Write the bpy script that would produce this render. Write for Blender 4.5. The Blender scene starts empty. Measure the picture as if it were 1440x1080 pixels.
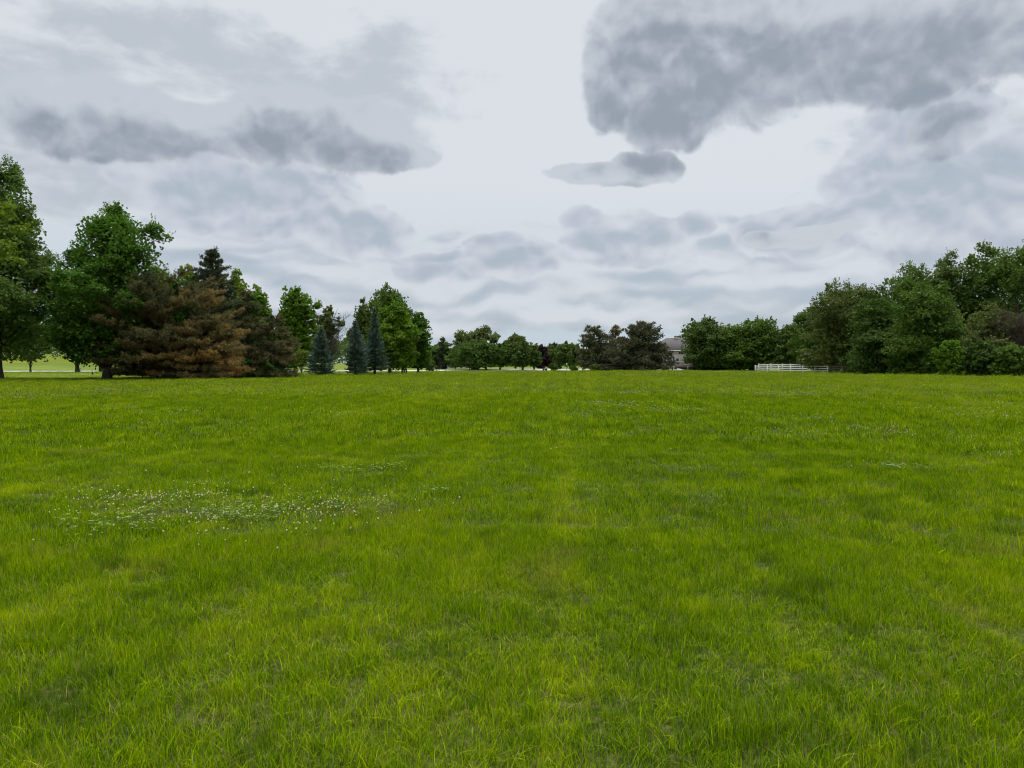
import bpy, math, random
import numpy as np

# ------------------------------------------------------------------ camera, sky, sun, exposure
sc = bpy.context.scene
COL = sc.collection
CAM_H, FPX, HOR = 1.6, 1092.0, 512.0        # eye height, focal length and horizon row of the 1440 px photograph
cam_d = bpy.data.cameras.new('camera')
cam_d.sensor_fit = 'HORIZONTAL'; cam_d.sensor_width = 36.0
cam_d.lens = 36.0 * FPX / 1440.0
cam_d.clip_start = 0.05; cam_d.clip_end = 6000.0
cam = bpy.data.objects.new('camera', cam_d); COL.objects.link(cam)
PITCH = math.atan((540 - HOR) / FPX)
cam.location = (0, 0, CAM_H); cam.rotation_euler = (math.radians(90) - PITCH, 0, 0)
sc.camera = cam

sc.view_settings.view_transform = 'Standard'
sc.view_settings.look = 'None'
sc.view_settings.exposure = 0.0
sc.view_settings.gamma = 1.0
sc.view_settings.use_curve_mapping = False
sc.cycles.pixel_filter_type = 'BLACKMAN_HARRIS'
sc.cycles.filter_width = 1.05

SUN_EL, SUN_AZ = 56.0, 28.0                  # degrees above the horizon; clockwise from straight ahead (+Y)
sun_d = bpy.data.lights.new('sun', 'SUN')
sun_d.energy = 1.5; sun_d.angle = math.radians(14); sun_d.color = (1.0, 0.955, 0.88)
sun = bpy.data.objects.new('sun', sun_d); COL.objects.link(sun)
sun.rotation_euler = (math.radians(90 - SUN_EL), 0, math.radians(180 - SUN_AZ))

world = bpy.data.worlds.new('World'); sc.world = world
world.use_nodes = True
WT = world.node_tree
WT.nodes.clear()


class X:
    """A little algebra on node sockets."""
    tree = None

    def __init__(s, v): s.v = v

    @staticmethod
    def math(op, *a, clamp=False):
        n = X.tree.nodes.new('ShaderNodeMath'); n.operation = op; n.use_clamp = clamp
        for i, q in enumerate(a):
            q = q.v if isinstance(q, X) else q
            if isinstance(q, (int, float)): n.inputs[i].default_value = q
            else: X.tree.links.new(q, n.inputs[i])
        return X(n.outputs[0])
    def __add__(s, o): return X.math('ADD', s, o)
    def __radd__(s, o): return X.math('ADD', s, o)
    def __sub__(s, o): return X.math('SUBTRACT', s, o)
    def __rsub__(s, o): return X.math('SUBTRACT', o, s)
    def __mul__(s, o): return X.math('MULTIPLY', s, o)
    def __rmul__(s, o): return X.math('MULTIPLY', s, o)


def put(sock, val):
    val = val.v if isinstance(val, X) else val
    if isinstance(val, (int, float, tuple, list)):
        sock.default_value = val if isinstance(val, (int, float)) or len(val) == len(sock.default_value) else (*val, 1.0)
    else: X.tree.links.new(val, sock)


def vmath(op, a, b=None, c=None, out=0):
    n = X.tree.nodes.new('ShaderNodeVectorMath'); n.operation = op
    for i, q in enumerate((a, b, c)):
        if q is not None: put(n.inputs[i], q)
    return X(n.outputs[out])


def sstep(x, lo, hi):
    n = X.tree.nodes.new('ShaderNodeMapRange'); n.interpolation_type = 'SMOOTHSTEP'
    put(n.inputs[0], x); put(n.inputs[1], lo); put(n.inputs[2], hi)
    return X(n.outputs[0])


def noise(vec, scale, detail=6, rough=0.55, color=False, dist=0.0, dim='3D'):
    n = X.tree.nodes.new('ShaderNodeTexNoise'); n.noise_dimensions = dim
    put(n.inputs['Vector'], vec); put(n.inputs['Scale'], scale); put(n.inputs['Detail'], detail)
    put(n.inputs['Roughness'], rough); put(n.inputs['Distortion'], dist)
    return X(n.outputs['Color' if color else 'Fac'])


def mix(f, a, b):
    n = X.tree.nodes.new('ShaderNodeMix'); n.data_type = 'RGBA'
    put(n.inputs[0], f); put(n.inputs[6], a); put(n.inputs[7], b)
    return X(n.outputs[2])


def comb(x, y, z=0.0):
    n = X.tree.nodes.new('ShaderNodeCombineXYZ')
    put(n.inputs[0], x); put(n.inputs[1], y); put(n.inputs[2], z)
    return X(n.outputs[0])


def sep(v):
    n = X.tree.nodes.new('ShaderNodeSeparateXYZ'); put(n.inputs[0], v)
    return [X(o) for o in n.outputs]


def lin(r, g, b):
    return tuple((c / 255 / 12.92) if c < 10 else ((c / 255 + 0.055) / 1.055) ** 2.4 for c in (r, g, b))


def azel(px, py):
    """compass bearing and height (degrees) of the direction a point of the photograph lies in"""
    x, y, z = (px - 720) / FPX, 1.0, (540 - py) / FPX
    c, s = math.cos(PITCH), math.sin(PITCH)
    y, z = c * y + s * z, -s * y + c * z
    return math.degrees(math.atan2(x, y)), math.degrees(math.atan2(z, math.hypot(x, y)))


def build_sky():
    X.tree = WT
    tc = WT.nodes.new('ShaderNodeTexCoord')
    dx, dy, dz = sep(tc.outputs['Generated'])
    az = X.math('ARCTAN2', dx, dy) * (180 / math.pi)
    el = X.math('ARCSINE', dz) * (180 / math.pi)
    p = comb(az, el)

    def warp(p, amp, scale, off):
        q = vmath('ADD', p, (off, off * 2, 0))
        c = vmath('SUBTRACT', noise(q, scale, 2, 0.5, color=True, dim='2D'), (0.5, 0.5, 0.5))
        return vmath('MULTIPLY_ADD', c, (amp, amp * 0.8, 0), p)

    def blobs(x3, y3, lst):
        """union of soft ellipses, three to a vector: 1 at a centre, 0 on its rim"""
        m = None
        for i in range(0, len(lst), 3):
            k = [(lst + lst)[i + j] for j in range(3)]
            iw, ow, ih, oh = [], [], [], []
            for (px, py, w, h) in k:
                a0, e0 = azel(px, py)
                a1, _ = azel(px + w, py); _, e1 = azel(px, py - h)
                iw.append(1 / (a1 - a0)); ih.append(1 / (e1 - e0)); ow.append(-a0 * iw[-1]); oh.append(-e0 * ih[-1])
            u = vmath('MULTIPLY_ADD', x3, iw, ow)
            v = vmath('MULTIPLY_ADD', y3, ih, oh)
            r = vmath('MULTIPLY_ADD', u, u, vmath('MULTIPLY', v, v))
            m = r if m is None else vmath('MINIMUM', m, r)
        q = sep(m)
        return X.math('MAXIMUM', 1.0 - X.math('MINIMUM', X.math('MINIMUM', q[0], q[1]), q[2]), -1.3)

    pw = warp(warp(p, 2.8, 0.11, 33.1), 0.8, 0.40, 51.7)
    px_, py_, _ = sep(pw)
    x3, y3 = comb(px_, px_, px_), comb(py_, py_, py_)
    def puffs(p, sc_=.32, det=2.0):
        n = WT.nodes.new('ShaderNodeTexVoronoi'); n.voronoi_dimensions = '2D'; n.feature = 'SMOOTH_F1'; n.normalize = True
        put(n.inputs['Vector'], vmath('MULTIPLY', p, (.85, 1.15, 0))); n.inputs['Scale'].default_value = sc_
        n.inputs['Detail'].default_value = det; n.inputs['Roughness'].default_value = .5; n.inputs['Smoothness'].default_value = .35
        return 1.0 - X(n.outputs['Distance'])
    f0 = noise(pw, 0.26, 7, 0.60, dim='2D')
    v0 = puffs(pw); v1 = puffs(vmath('ADD', pw, (0.25, 0.8, 0)))
    f1 = f0 * .50 + v0 * .55
    em = (v0 - v1) * .8 + (f0 - .5) * .2                                           # billows: lit from above
    f2 = noise(vmath('MULTIPLY', pw, (0.8, 1.7, 0)), 0.30, 5, 0.55, dim='2D')

    white = lin(222, 226, 231)
    col = mix(sstep(el, 1.0, 15.0), lin(195, 209, 220), white)
    # thin grey veils high on the left
    veil = blobs(x3, y3, VEIL)
    d = sstep(veil + (f2 - 0.5) * 3.0 + (f0 - .5) * 1.2, -0.3, 1.25)
    col = mix(d * 0.85, col, lin(186, 194, 204))
    # low bank of small clouds along the horizon: bright tops, grey undersides
    pb = vmath('MULTIPLY', pw, (0.55, 1.5, 0))
    b1 = noise(pb, 0.25, 5, 0.52, dim='2D')
    bv = puffs(pb, .30, 1.0); bu = puffs(vmath('ADD', pb, (.15, .9, 0)), .30, 1.0)
    band = blobs(x3, y3, BAND)
    d = sstep(band * 1.3 + (b1 - 0.5) * 1.3 + (bv - .5) * .8, -0.25, 0.45)
    shade = sstep((bv - bu) * .9 + (b1 - 0.5) * 0.9, -0.22, 0.26)
    col = mix(d * 0.85, col, mix(shade, lin(216, 220, 228), lin(172, 185, 198)))
    # pale heaped clouds
    pale = blobs(x3, y3, PALE)
    d = sstep(pale + (f1 - 0.53) * 2.2, -0.14, 0.24)
    k = sstep(em * 2.2 + pale * 0.5, -0.35, 0.75)
    col = mix(d * 0.92, col, mix(k, lin(214, 218, 226), lin(172, 183, 197)))
    # dark heaped clouds: solid masses, paler toward the top, darkest along the underside
    dark = blobs(x3, y3, DARK)
    upx, upy = px_ + 0.4, py_ + 2.3
    above = blobs(comb(upx, upx, upx), comb(upy, upy, upy), DARK)
    dn = dark + (f1 - 0.53) * 2.3 - .02
    d = sstep(dn, -0.26, 0.26)
    k = sstep(em * 2.1 + above * .40 + dark * .34 + (f0 - .5) * .9, -0.42, 0.95)
    col = mix(d * 0.95, col, mix(k, lin(198, 205, 213), lin(142, 152, 165)))
    # the clear Nishita sky behind shows faintly through the overcast
    sky = WT.nodes.new('ShaderNodeTexSky'); sky.sky_type = 'NISHITA'; sky.sun_disc = False
    sky.sun_elevation = math.radians(SUN_EL); sky.sun_rotation = math.radians(SUN_AZ)
    sky.air_density = 1.0; sky.dust_density = 2.0; sky.ozone_density = 1.0
    S = 0.1
    zen = X.math('MULTIPLY_ADD', sstep(el, 26.0, 70.0), ZENITH - 1.0, 1.0)   # an overcast sky is brighter overhead
    col = mix(sstep(el, 26.0, 60.0), col, (.80, .79, .775))
    cl = vmath('SCALE', col, None); WT.links.new((zen * (1 / S)).v, cl.v.node.inputs['Scale'])
    out = mix(0.93, X(sky.outputs[0]), cl)
    bg = WT.nodes.new('ShaderNodeBackground'); put(bg.inputs[0], out); bg.inputs[1].default_value = S
    wo = WT.nodes.new('ShaderNodeOutputWorld'); WT.links.new(bg.outputs[0], wo.inputs[0])


ZENITH = 3.4
# cloud masses: bearing and height given through photograph points (centre, half width, half height)
VEIL = [(60, 95, 190, 50), (330, 85, 200, 65), (480, 120, 160, 80), (40, 200, 100, 70), (200, 40, 220, 45), (545, 90, 70, 70),
        (120, 250, 130, 70), (1340, 240, 220, 120), (1420, 300, 170, 100)]
BAND = [(760, 395, 190, 70), (950, 385, 220, 75), (1130, 375, 190, 75), (620, 415, 150, 60), (880, 430, 290, 36),
        (1060, 420, 240, 40), (1300, 320, 190, 90), (480, 410, 160, 55), (340, 360, 150, 60)]
PALE = [(330, 265, 140, 55), (420, 275, 85, 62), (250, 285, 65, 40), (510, 328, 78, 36), (1130, 325, 110, 38), (1240, 255, 85, 75),
        (1330, 290, 150, 100), (1300, 175, 100, 65), (1400, 250, 85, 70), (880, 340, 90, 40), (720, 370, 80, 34), (600, 384, 46, 13),
        (640, 366, 64, 11), (820, 312, 34, 18), (970, 315, 34, 18)]
DARK = [(930, 45, 100, 85), (990, 105, 140, 85), (950, 160, 80, 46), (1080, 50, 160, 85), (1230, 50, 170, 78), (1290, 105, 95, 42),
        (1400, 40, 130, 88), (1330, 190, 48, 36), (150, 172, 140, 54), (330, 186, 116, 40), (400, 168, 86, 50), (480, 190, 116, 46),
        (552, 206, 60, 24), (75, 165, 58, 38), (850, 244, 84, 17), (905, 232, 54, 24), (860, 105, 44, 70), (1130, 334, 80, 15)]
build_sky()

# ------------------------------------------------------------------ helpers
def at(px, d):
    """world x of the photograph column px at distance d"""
    return (px - 720) / FPX * d


def zat(py, d):
    return CAM_H + (HOR - py) / FPX * d


def smooth(t):
    t = np.clip(t, 0, 1)
    return t * t * (3 - 2 * t)


# edge of the uncut meadow: photograph column -> distance (m)
EDGE_PX = np.array([-900, 0, 200, 340, 430, 560, 640, 830, 930, 1060, 1168, 1300, 1440, 2300.])
EDGE_D = np.array([84, 84, 85, 92, 106, 126, 150, 176, 178, 152, 128, 108, 99, 92.])


def edge_d(x, y):
    return np.interp(x / np.maximum(y, 1) * FPX + 720, EDGE_PX, EDGE_D)


RISE_PX = np.array([-900, 60, 220, 420, 500, 600, 800, 2300.])
RISE_H = np.array([5.2, 4.6, 4.2, 2.6, 1.3, .35, .3, .3])


def gz(x, y):
    """height of the ground"""
    x = np.asarray(x, float); y = np.asarray(y, float)
    h = np.interp(x / np.maximum(y, 1) * FPX + 720, RISE_PX, RISE_H)
    z = h * smooth((y - 166) / 70) * (y > 1)
    z = z + 0.05 * np.sin(x * .31 + 1) * np.sin(y * .23) * smooth((np.hypot(x, y) - 6) / 20) * smooth((150 - y) / 60)
    return z


def mesh_from(name, V, F_counts, F_idx, tint=None, mats=(), smooth_shade=False):
    me = bpy.data.meshes.new(name)
    V = np.asarray(V, np.float32); F_idx = np.asarray(F_idx, np.int32); F_counts = np.asarray(F_counts, np.int32)
    me.vertices.add(len(V)); me.vertices.foreach_set('co', V.ravel())
    me.loops.add(len(F_idx)); me.loops.foreach_set('vertex_index', F_idx)
    me.polygons.add(len(F_counts))
    starts = np.concatenate([[0], np.cumsum(F_counts)[:-1]]).astype(np.int32)
    me.polygons.foreach_set('loop_start', starts)
    if smooth_shade: me.polygons.foreach_set('use_smooth', np.ones(len(F_counts), bool))
    if tint is not None:
        a = me.attributes.new('tint', 'FLOAT', 'FACE'); a.data.foreach_set('value', np.asarray(tint, np.float32))
    for m in mats: me.materials.append(m)
    me.update(calc_edges=True)
    return me


class MB:
    """collects vertices and faces for one mesh"""
    def __init__(s): s.V, s.C, s.I, s.T, s.n = [], [], [], [], 0

    def add(s, V, faces_n, idx, tint=0.5):
        V = np.asarray(V, float).reshape(-1, 3); k = len(idx) // faces_n
        s.V.append(V); s.I.append(np.asarray(idx).ravel() + s.n); s.C.append(np.full(k, faces_n))
        s.T.append(np.full(k, tint) if np.isscalar(tint) else np.asarray(tint)); s.n += len(V)

    def box(s, a, b, tint=.5):
        (x0, y0, z0), (x1, y1, z1) = a, b
        V = [(x, y, z) for z in (z0, z1) for y in (y0, y1) for x in (x0, x1)]
        s.add(V, 4, [0, 2, 3, 1, 4, 5, 7, 6, 0, 1, 5, 4, 2, 6, 7, 3, 0, 4, 6, 2, 1, 3, 7, 5], tint)

    def obox(s, p, q, w, h, tint=.5):
        """a bar of width w and height h from p to q"""
        p, q = np.array(p, float), np.array(q, float); d = q - p; d /= np.linalg.norm(d)
        up = np.array([0, 0, 1.0]) if abs(d[2]) < .9 else np.array([1.0, 0, 0])
        sd = np.cross(d, up); sd /= np.linalg.norm(sd); up = np.cross(sd, d)
        V = [e + sd * w / 2 * i + up * h / 2 * j for j in (-1, 1) for i in (-1, 1) for e in (p, q)]
        s.add(V, 4, [0, 2, 3, 1, 4, 5, 7, 6, 0, 1, 5, 4, 2, 6, 7, 3, 0, 4, 6, 2, 1, 3, 7, 5], tint)

    def tube(s, pts, rad, k=6, tint=.5, jig=None):
        pts = np.asarray(pts, float); rad = np.broadcast_to(np.asarray(rad, float), (len(pts),))
        d = np.gradient(pts, axis=0); d /= np.linalg.norm(d, axis=1, keepdims=True) + 1e-9
        ref = np.array([0, 0, 1.0]) if abs(d[0][2]) < .8 else np.array([1.0, 0, 0])
        a = np.cross(d, ref); a /= np.linalg.norm(a, axis=1, keepdims=True) + 1e-9
        b = np.cross(d, a)
        th = np.arange(k) * 2 * np.pi / k
        ring = np.cos(th)[None, :, None] * a[:, None] + np.sin(th)[None, :, None] * b[:, None]
        rr = rad[:, None, None]
        if jig is not None: rr = rr * (1 + jig.uniform(-.12, .12, (len(pts), k, 1)))
        V = (pts[:, None] + ring * rr).reshape(-1, 3)
        n = len(pts); i, j = np.meshgrid(np.arange(n - 1), np.arange(k), indexing='ij')
        j2 = (j + 1) % k
        s.add(V, 4, np.stack([i * k + j, i * k + j2, (i + 1) * k + j2, (i + 1) * k + j], -1).ravel(), tint)
        s.add(pts[[-1]] + ring[-1] * rad[-1], k, np.arange(k), tint)

    def quads(s, c, t, n, ln, wd, tint):
        """leaf faces: centre, long axis, normal, length and width"""
        c = np.asarray(c); u = np.cross(n, t); u /= np.linalg.norm(u, axis=1, keepdims=True) + 1e-9
        t = t / (np.linalg.norm(t, axis=1, keepdims=True) + 1e-9)
        L = np.asarray(ln)[:, None] * t / 2; W = np.asarray(wd)[:, None] * u / 2
        V = np.stack([c - L, c + W - L * .1, c + L, c - W - L * .1], 1).reshape(-1, 3)
        s.add(V, 4, np.arange(len(V)), tint)

    def mesh(s, name, mats, smooth_shade=False):
        return mesh_from(name, np.concatenate(s.V), np.concatenate(s.C), np.concatenate(s.I), np.concatenate(s.T), mats, smooth_shade)


def put_obj(name, mb, mat, parent=None, smooth_shade=False):
    me = mb.mesh(name, [mat], smooth_shade) if isinstance(mb, MB) else mb
    o = bpy.data.objects.new(name, me); COL.objects.link(o)
    if parent is not None: o.parent = parent
    return o


def tag(o, label=None, cat=None, group=None, kind=None):
    if label: o['label'] = label
    if cat: o['category'] = cat
    if group: o['group'] = group
    if kind: o['kind'] = kind
    return o


def root(name, label, cat, loc, group=None, rz=0.0):
    o = bpy.data.objects.new(name, None); COL.objects.link(o)
    o.location = loc; o.rotation_euler = (0, 0, rz)
    o.empty_display_size = 0.5
    return tag(o, label, cat, group)


# ------------------------------------------------------------------ materials
def new_mat(name):
    m = bpy.data.materials.new(name); m.use_nodes = True; m.node_tree.nodes.clear(); X.tree = m.node_tree
    return m


def finish(m, shader):
    o = m.node_tree.nodes.new('ShaderNodeOutputMaterial'); m.node_tree.links.new(shader, o.inputs[0]); return m


def principled(col, rough=.8, spec=.3, bump=None, bump_str=.3, bump_dist=.02):
    n = X.tree.nodes.new('ShaderNodeBsdfPrincipled'); put(n.inputs['Base Color'], col); put(n.inputs['Roughness'], rough)
    n.inputs['Specular IOR Level'].default_value = spec
    if bump is not None:
        b = X.tree.nodes.new('ShaderNodeBump'); put(b.inputs['Height'], bump)
        b.inputs['Strength'].default_value = bump_str; b.inputs['Distance'].default_value = bump_dist
        X.tree.links.new(b.outputs[0], n.inputs['Normal'])
    return n.outputs[0]


def attr(name):
    n = X.tree.nodes.new('ShaderNodeAttribute'); n.attribute_name = name
    return X(n.outputs['Fac'])


def position():
    return X(X.tree.nodes.new('ShaderNodeNewGeometry').outputs['Position'])


def ramp(f, stops):
    n = X.tree.nodes.new('ShaderNodeValToRGB'); put(n.inputs[0], f)
    el = n.color_ramp.elements
    while len(el) < len(stops): el.new(0.5)
    for e, (p, c) in zip(el, stops): e.position = p; e.color = (*c, 1)
    return X(n.outputs[0])


def leaf_shader(col, trans=.35, gloss=.06, tcol=None):
    t = X.tree
    d = t.nodes.new('ShaderNodeBsdfDiffuse'); put(d.inputs[0], col)
    tr = t.nodes.new('ShaderNodeBsdfTranslucent'); put(tr.inputs[0], col if tcol is None else tcol)
    m = t.nodes.new('ShaderNodeMixShader'); m.inputs[0].default_value = trans
    t.links.new(d.outputs[0], m.inputs[1]); t.links.new(tr.outputs[0], m.inputs[2])
    if gloss <= 0: return m.outputs[0]
    g = t.nodes.new('ShaderNodeBsdfGlossy'); g.inputs[0].default_value = (1, 1, 1, 1); g.inputs[1].default_value = .5
    m2 = t.nodes.new('ShaderNodeMixShader'); m2.inputs[0].default_value = gloss
    t.links.new(m.outputs[0], m2.inputs[1]); t.links.new(g.outputs[0], m2.inputs[2])
    return m2.outputs[0]


_LEAF = {}


def leaf_mat(lo, mid, hi, trans=.38, gloss=.013):
    key = (lo, mid, hi, trans, gloss)
    if key not in _LEAF:
        m = new_mat('leaves')
        f = attr('tint')
        _LEAF[key] = finish(m, leaf_shader(ramp(f, [(0, lo), (.5, mid), (1, hi)]), trans, gloss))
    return _LEAF[key]


def bark_mat(name, a, b):
    m = new_mat(name)
    p = vmath('MULTIPLY', position(), (6, 6, 1.2))
    f = noise(p, 1.3, 5, .65)
    return finish(m, principled(ramp(f, [(.3, a), (.7, b)]), .9, .15, f, .8, .05))


BARK = bark_mat('grey_brown_bark', (.035, .028, .022), (.10, .082, .065))
BARK_PALE = bark_mat('pale_dead_wood', (.16, .14, .12), (.30, .27, .24))
BARK_DARK = bark_mat('dark_pine_bark', (.03, .022, .017), (.085, .06, .045))


# ------------------------------------------------------------------ trees
def unit(v): return v / (np.linalg.norm(v, axis=-1, keepdims=True) + 1e-9)


PROFILE = {  # crown outline: height fraction -> radius fraction
    'round': ([0, .06, .2, .4, .6, .78, .9, 1], [.45, .70, .92, 1, .96, .80, .56, .18]),
    'ovate': ([0, .05, .15, .3, .5, .7, .85, .94, 1], [.6, .82, .97, 1, .92, .74, .52, .34, .14]),
    'dome': ([0, .04, .15, .35, .55, .75, .9, 1], [.75, .92, 1, 1, .94, .78, .52, .16]),
    'full': ([0, .05, .2, .5, .75, .9, 1], [.8, .95, 1, 1, .92, .74, .42]),
    'spread': ([0, .1, .3, .5, .7, .85, 1], [.25, .6, .9, 1, .95, .75, .25]),
    'tall': ([0, .08, .3, .6, .8, .92, 1], [.55, .88, 1, .93, .74, .48, .16]),
}


def bezier(a, b, c, n):
    t = np.linspace(0, 1, n)[:, None]
    return (1 - t) ** 2 * a + 2 * t * (1 - t) * b + t * t * c


def broadleaf(name, label, cx, top, hw, bot, d, mat, seed, prof='round', leaf=.24, n=16000, sprig=.5, clumps=130, trunk_px=None,
              trunk_r=None, stems=1, squash=.5, lobes=24, cat='tree', group=None, airy=0.0, bark=None, core=.24, deep=1.0, crad=(.15, .27), lean=0.0):
    leaf, n = leaf * .80, int(n * 1.5)
    rg = np.random.default_rng(seed)
    x = at(cx if trunk_px is None else trunk_px, d); y = d
    z0 = float(gz(x, y))
    cxo = at(cx, d) - x
    H = zat(top, d) - z0; hb = max(zat(bot, d) - z0, 0.05); R = hw * 1.06 / FPX * d
    rt = root(name, label, cat, (x, y, z0), group)
    prof_t, prof_r = PROFILE[prof]
    # lumpy outline
    ph = rg.uniform(0, 6.28, 6); am = rg.uniform(.04, .12, 6); fr = [2, 3, 3, 5, 4, 7]; fz = rg.uniform(-5, 5, 6)

    def env(t, th):
        r = np.interp(t, prof_t, prof_r)
        return r * (0.93 + sum(am[i] * np.sin(fr[i] * th + fz[i] * t + ph[i]) for i in range(6)))
    Hc = H - hb
    # the crown is a crowd of lobes on the main limbs; each lobe carries leaf clumps on its outer, upper side
    L_ = lobes
    tl = (np.arange(L_) + rg.uniform(0, 1, L_)) / L_
    tl = np.interp(tl, np.cumsum(np.interp(np.linspace(0, 1, 40), prof_t, prof_r) + .3) / np.sum(np.interp(np.linspace(0, 1, 40), prof_t, prof_r) + .3), np.linspace(0, 1, 40))
    thl = np.arange(L_) * 2.39996 + rg.normal(0, .35, L_) + rg.uniform(0, 6)
    rl = np.minimum(R * rg.uniform(.27, .42, L_) * (.72 + .33 * np.interp(tl, prof_t, prof_r)), Hc * .22)
    frl = np.where(rg.uniform(0, 1, L_) < .25, rg.uniform(.2, .6, L_), rg.uniform(.85, 1.03, L_))
    rel = np.maximum(env(tl, thl) * R - rl * .95, .02 * R) * frl
    lc = np.stack([np.cos(thl) * rel + cxo, np.sin(thl) * rel * deep, hb + rl * .62 + tl * (Hc - rl * 1.45)], 1)
    lout = unit(lc - np.array([cxo, 0, hb + Hc * .42]))
    ltint = rg.normal(0, .10, L_)
    m = clumps
    li = rg.choice(L_, m, p=rl ** 2 / np.sum(rl ** 2))
    vv = unit(rg.normal(0, .8, (m, 3)) + lout[li] * .55 + np.array([0, 0, .35]))
    rc = rl[li] * rg.uniform(crad[0], crad[1], m) * 2.0
    c = lc[li] + vv * (rl[li] * rg.uniform(.45, .95, m))[:, None] * np.array([1, 1, .8])
    t = np.clip((c[:, 2] - hb) / Hc, 0, 1)
    fr_ = np.clip(np.hypot(c[:, 0] - cxo, c[:, 1]) / R, 0, 1)
    out = unit(c - np.array([cxo, 0, hb + Hc * .45]))
    ctint = ltint[li] + rg.normal(0, .08, m) + .08 * (t - .5)
    # leaves on the clumps
    w = rc ** 2 * (.6 + .6 * fr_); w /= w.sum()
    n1 = int(n * (1 - core - sprig * .18))
    k = rg.choice(m, n1, p=w)
    v = unit(rg.normal(0, 1, (n1, 3)) + out[k] * .4 + np.array([0, 0, .5]))
    rad = rc[k] * rg.uniform(.45, 1.1, n1) ** .6
    pos = c[k] + v * rad[:, None] * np.array([1, 1, squash])
    nor = unit(v * .75 + np.array([0, 0, .6]) + rg.normal(0, .42, (n1, 3)))
    tin = .45 + ctint[k] + rg.normal(0, .10, n1)
    P, N, T, S = [pos], [nor], [tin], [np.clip(np.exp(rg.normal(-.05, .36, n1)), .45, 2.0)]
    # pointed shoots
    ns = int(n * sprig * .18)
    if ns > 50:
        up = np.where(t > .25)[0]
        sh = max(ns // 9, 6)
        kk = rg.choice(up, sh)
        di = unit(out[kk] * .6 + np.array([0, 0, .75]) + rg.normal(0, .3, (sh, 3)))
        st = c[kk] + di * rc[kk][:, None] * np.array([1, 1, squash]) * .7
        ln = rc[kk] * rg.uniform(.5, 1.05, sh)
        q = np.tile(np.linspace(0.1, 1, 9), sh); r_ = np.repeat(np.arange(sh), 9)
        pos = st[r_] + di[r_] * (ln[r_] * q)[:, None] + rg.normal(0, 1, (sh * 9, 3)) * (leaf * .55 * (1.15 - q))[:, None]
        P.append(pos); N.append(unit(rg.normal(0, .7, (sh * 9, 3)) + np.array([0, -.2, .5])))
        T.append(.55 + ctint[kk][r_] + rg.normal(0, .14, sh * 9)); S.append(rg.uniform(.65, 1.1, sh * 9))
    nc = int(n * core)
    if nc > 20:
        t2 = rg.uniform(.02, .86, nc); th2 = rg.uniform(0, 6.28, nc)
        r2 = env(t2, th2) * R * .72 * np.sqrt(rg.uniform(0, 1, nc))
        pc = np.stack([np.cos(th2) * r2 + cxo, np.sin(th2) * r2 * deep, hb + t2 * Hc], 1)
        h_ = nc // 2                                   # half of them follow the limbs out to the lobes
        q_ = rg.integers(0, L_, h_); g_ = rg.uniform(.25, 1, h_)[:, None]
        inner = np.stack([np.full(h_, cxo), np.zeros(h_), hb + (lc[q_, 2] - hb) * .72], 1)
        pc[:h_] = inner + (lc[q_] - inner) * g_ + rg.normal(0, 1, (h_, 3)) * (rl[q_] * .33)[:, None]
        P.append(pc)
        N.append(unit(rg.normal(0, 1, (nc, 3)))); T.append(.4 + rg.normal(0, .12, nc)); S.append(rg.uniform(1.2, 1.9, nc))
    P, N, T, S = map(np.concatenate, (P, N, T, S))
    # fill the measured outline: top at H, sides at R
    zq = np.quantile(P[:, 2], .9985); P[:, 2] = np.where(P[:, 2] > hb, hb + (P[:, 2] - hb) * (Hc / max(zq - hb, .1)), P[:, 2])
    xs = R / 1.06 / np.quantile(np.abs(P[:, 0] - cxo), .99)
    P[:, 0] = cxo + (P[:, 0] - cxo) * xs; P[:, 1] *= xs
    c[:, 0] = cxo + (c[:, 0] - cxo) * xs; c[:, 1] *= xs; c[:, 2] = hb + (c[:, 2] - hb) * (Hc / max(zq - hb, .1))
    if airy > 0:      # open places in the crown
        a3 = np.sin(P @ rg.normal(0, 1.6 / R * 3, (3, 3)) + rg.uniform(0, 6, 3)).sum(1)
        ok = (a3 < 3 - 3 * airy) | (rg.uniform(0, 1, len(P)) > .8)
        P, N, T, S = P[ok], N[ok], T[ok], S[ok]
    ok = P[:, 2] > .02
    P, N, T, S = P[ok], N[ok], T[ok], S[ok]
    tg = rg.normal(0, 1, P.shape); tg -= N * (tg * N).sum(1, keepdims=True)
    crown = MB(); crown.quads(P, tg, N, leaf * 1.25 * S, leaf * .85 * S, np.clip(T, 0, 1))
    co = put_obj('crown', crown, mat, rt)
    # trunk and limbs
    tr = MB(); r0 = trunk_r if trunk_r else H * .018
    bases = []
    for s_ in range(stems):
        b = np.array([0, 0, -.15]) if stems == 1 else np.array([rg.uniform(-1, 1) * R * .16, rg.uniform(-1, 1) * R * .12, -.15])
        tp = np.array([cxo * .9 + rg.normal(0, R * .06) + b[0] * 1.5, rg.normal(0, R * .06), hb + Hc * (.78 if stems == 1 else rg.uniform(.45, .7))])
        pts = bezier(b, b * .8 + np.array([lean, 0, H * .4]), tp, 14)
        pts[2:] += rg.normal(0, r0 * .25, (12, 3))
        zz = np.linspace(0, 1, 14)
        rr = r0 * (1.0 - .88 * zz) * (1 + .55 * np.exp(-zz * 30)) / (1 if stems == 1 else 1.6)
        tr.tube(pts, rr, 9, jig=rg); bases.append(pts)
    big = np.argsort(-rc)[:min(m, 46)]
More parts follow.
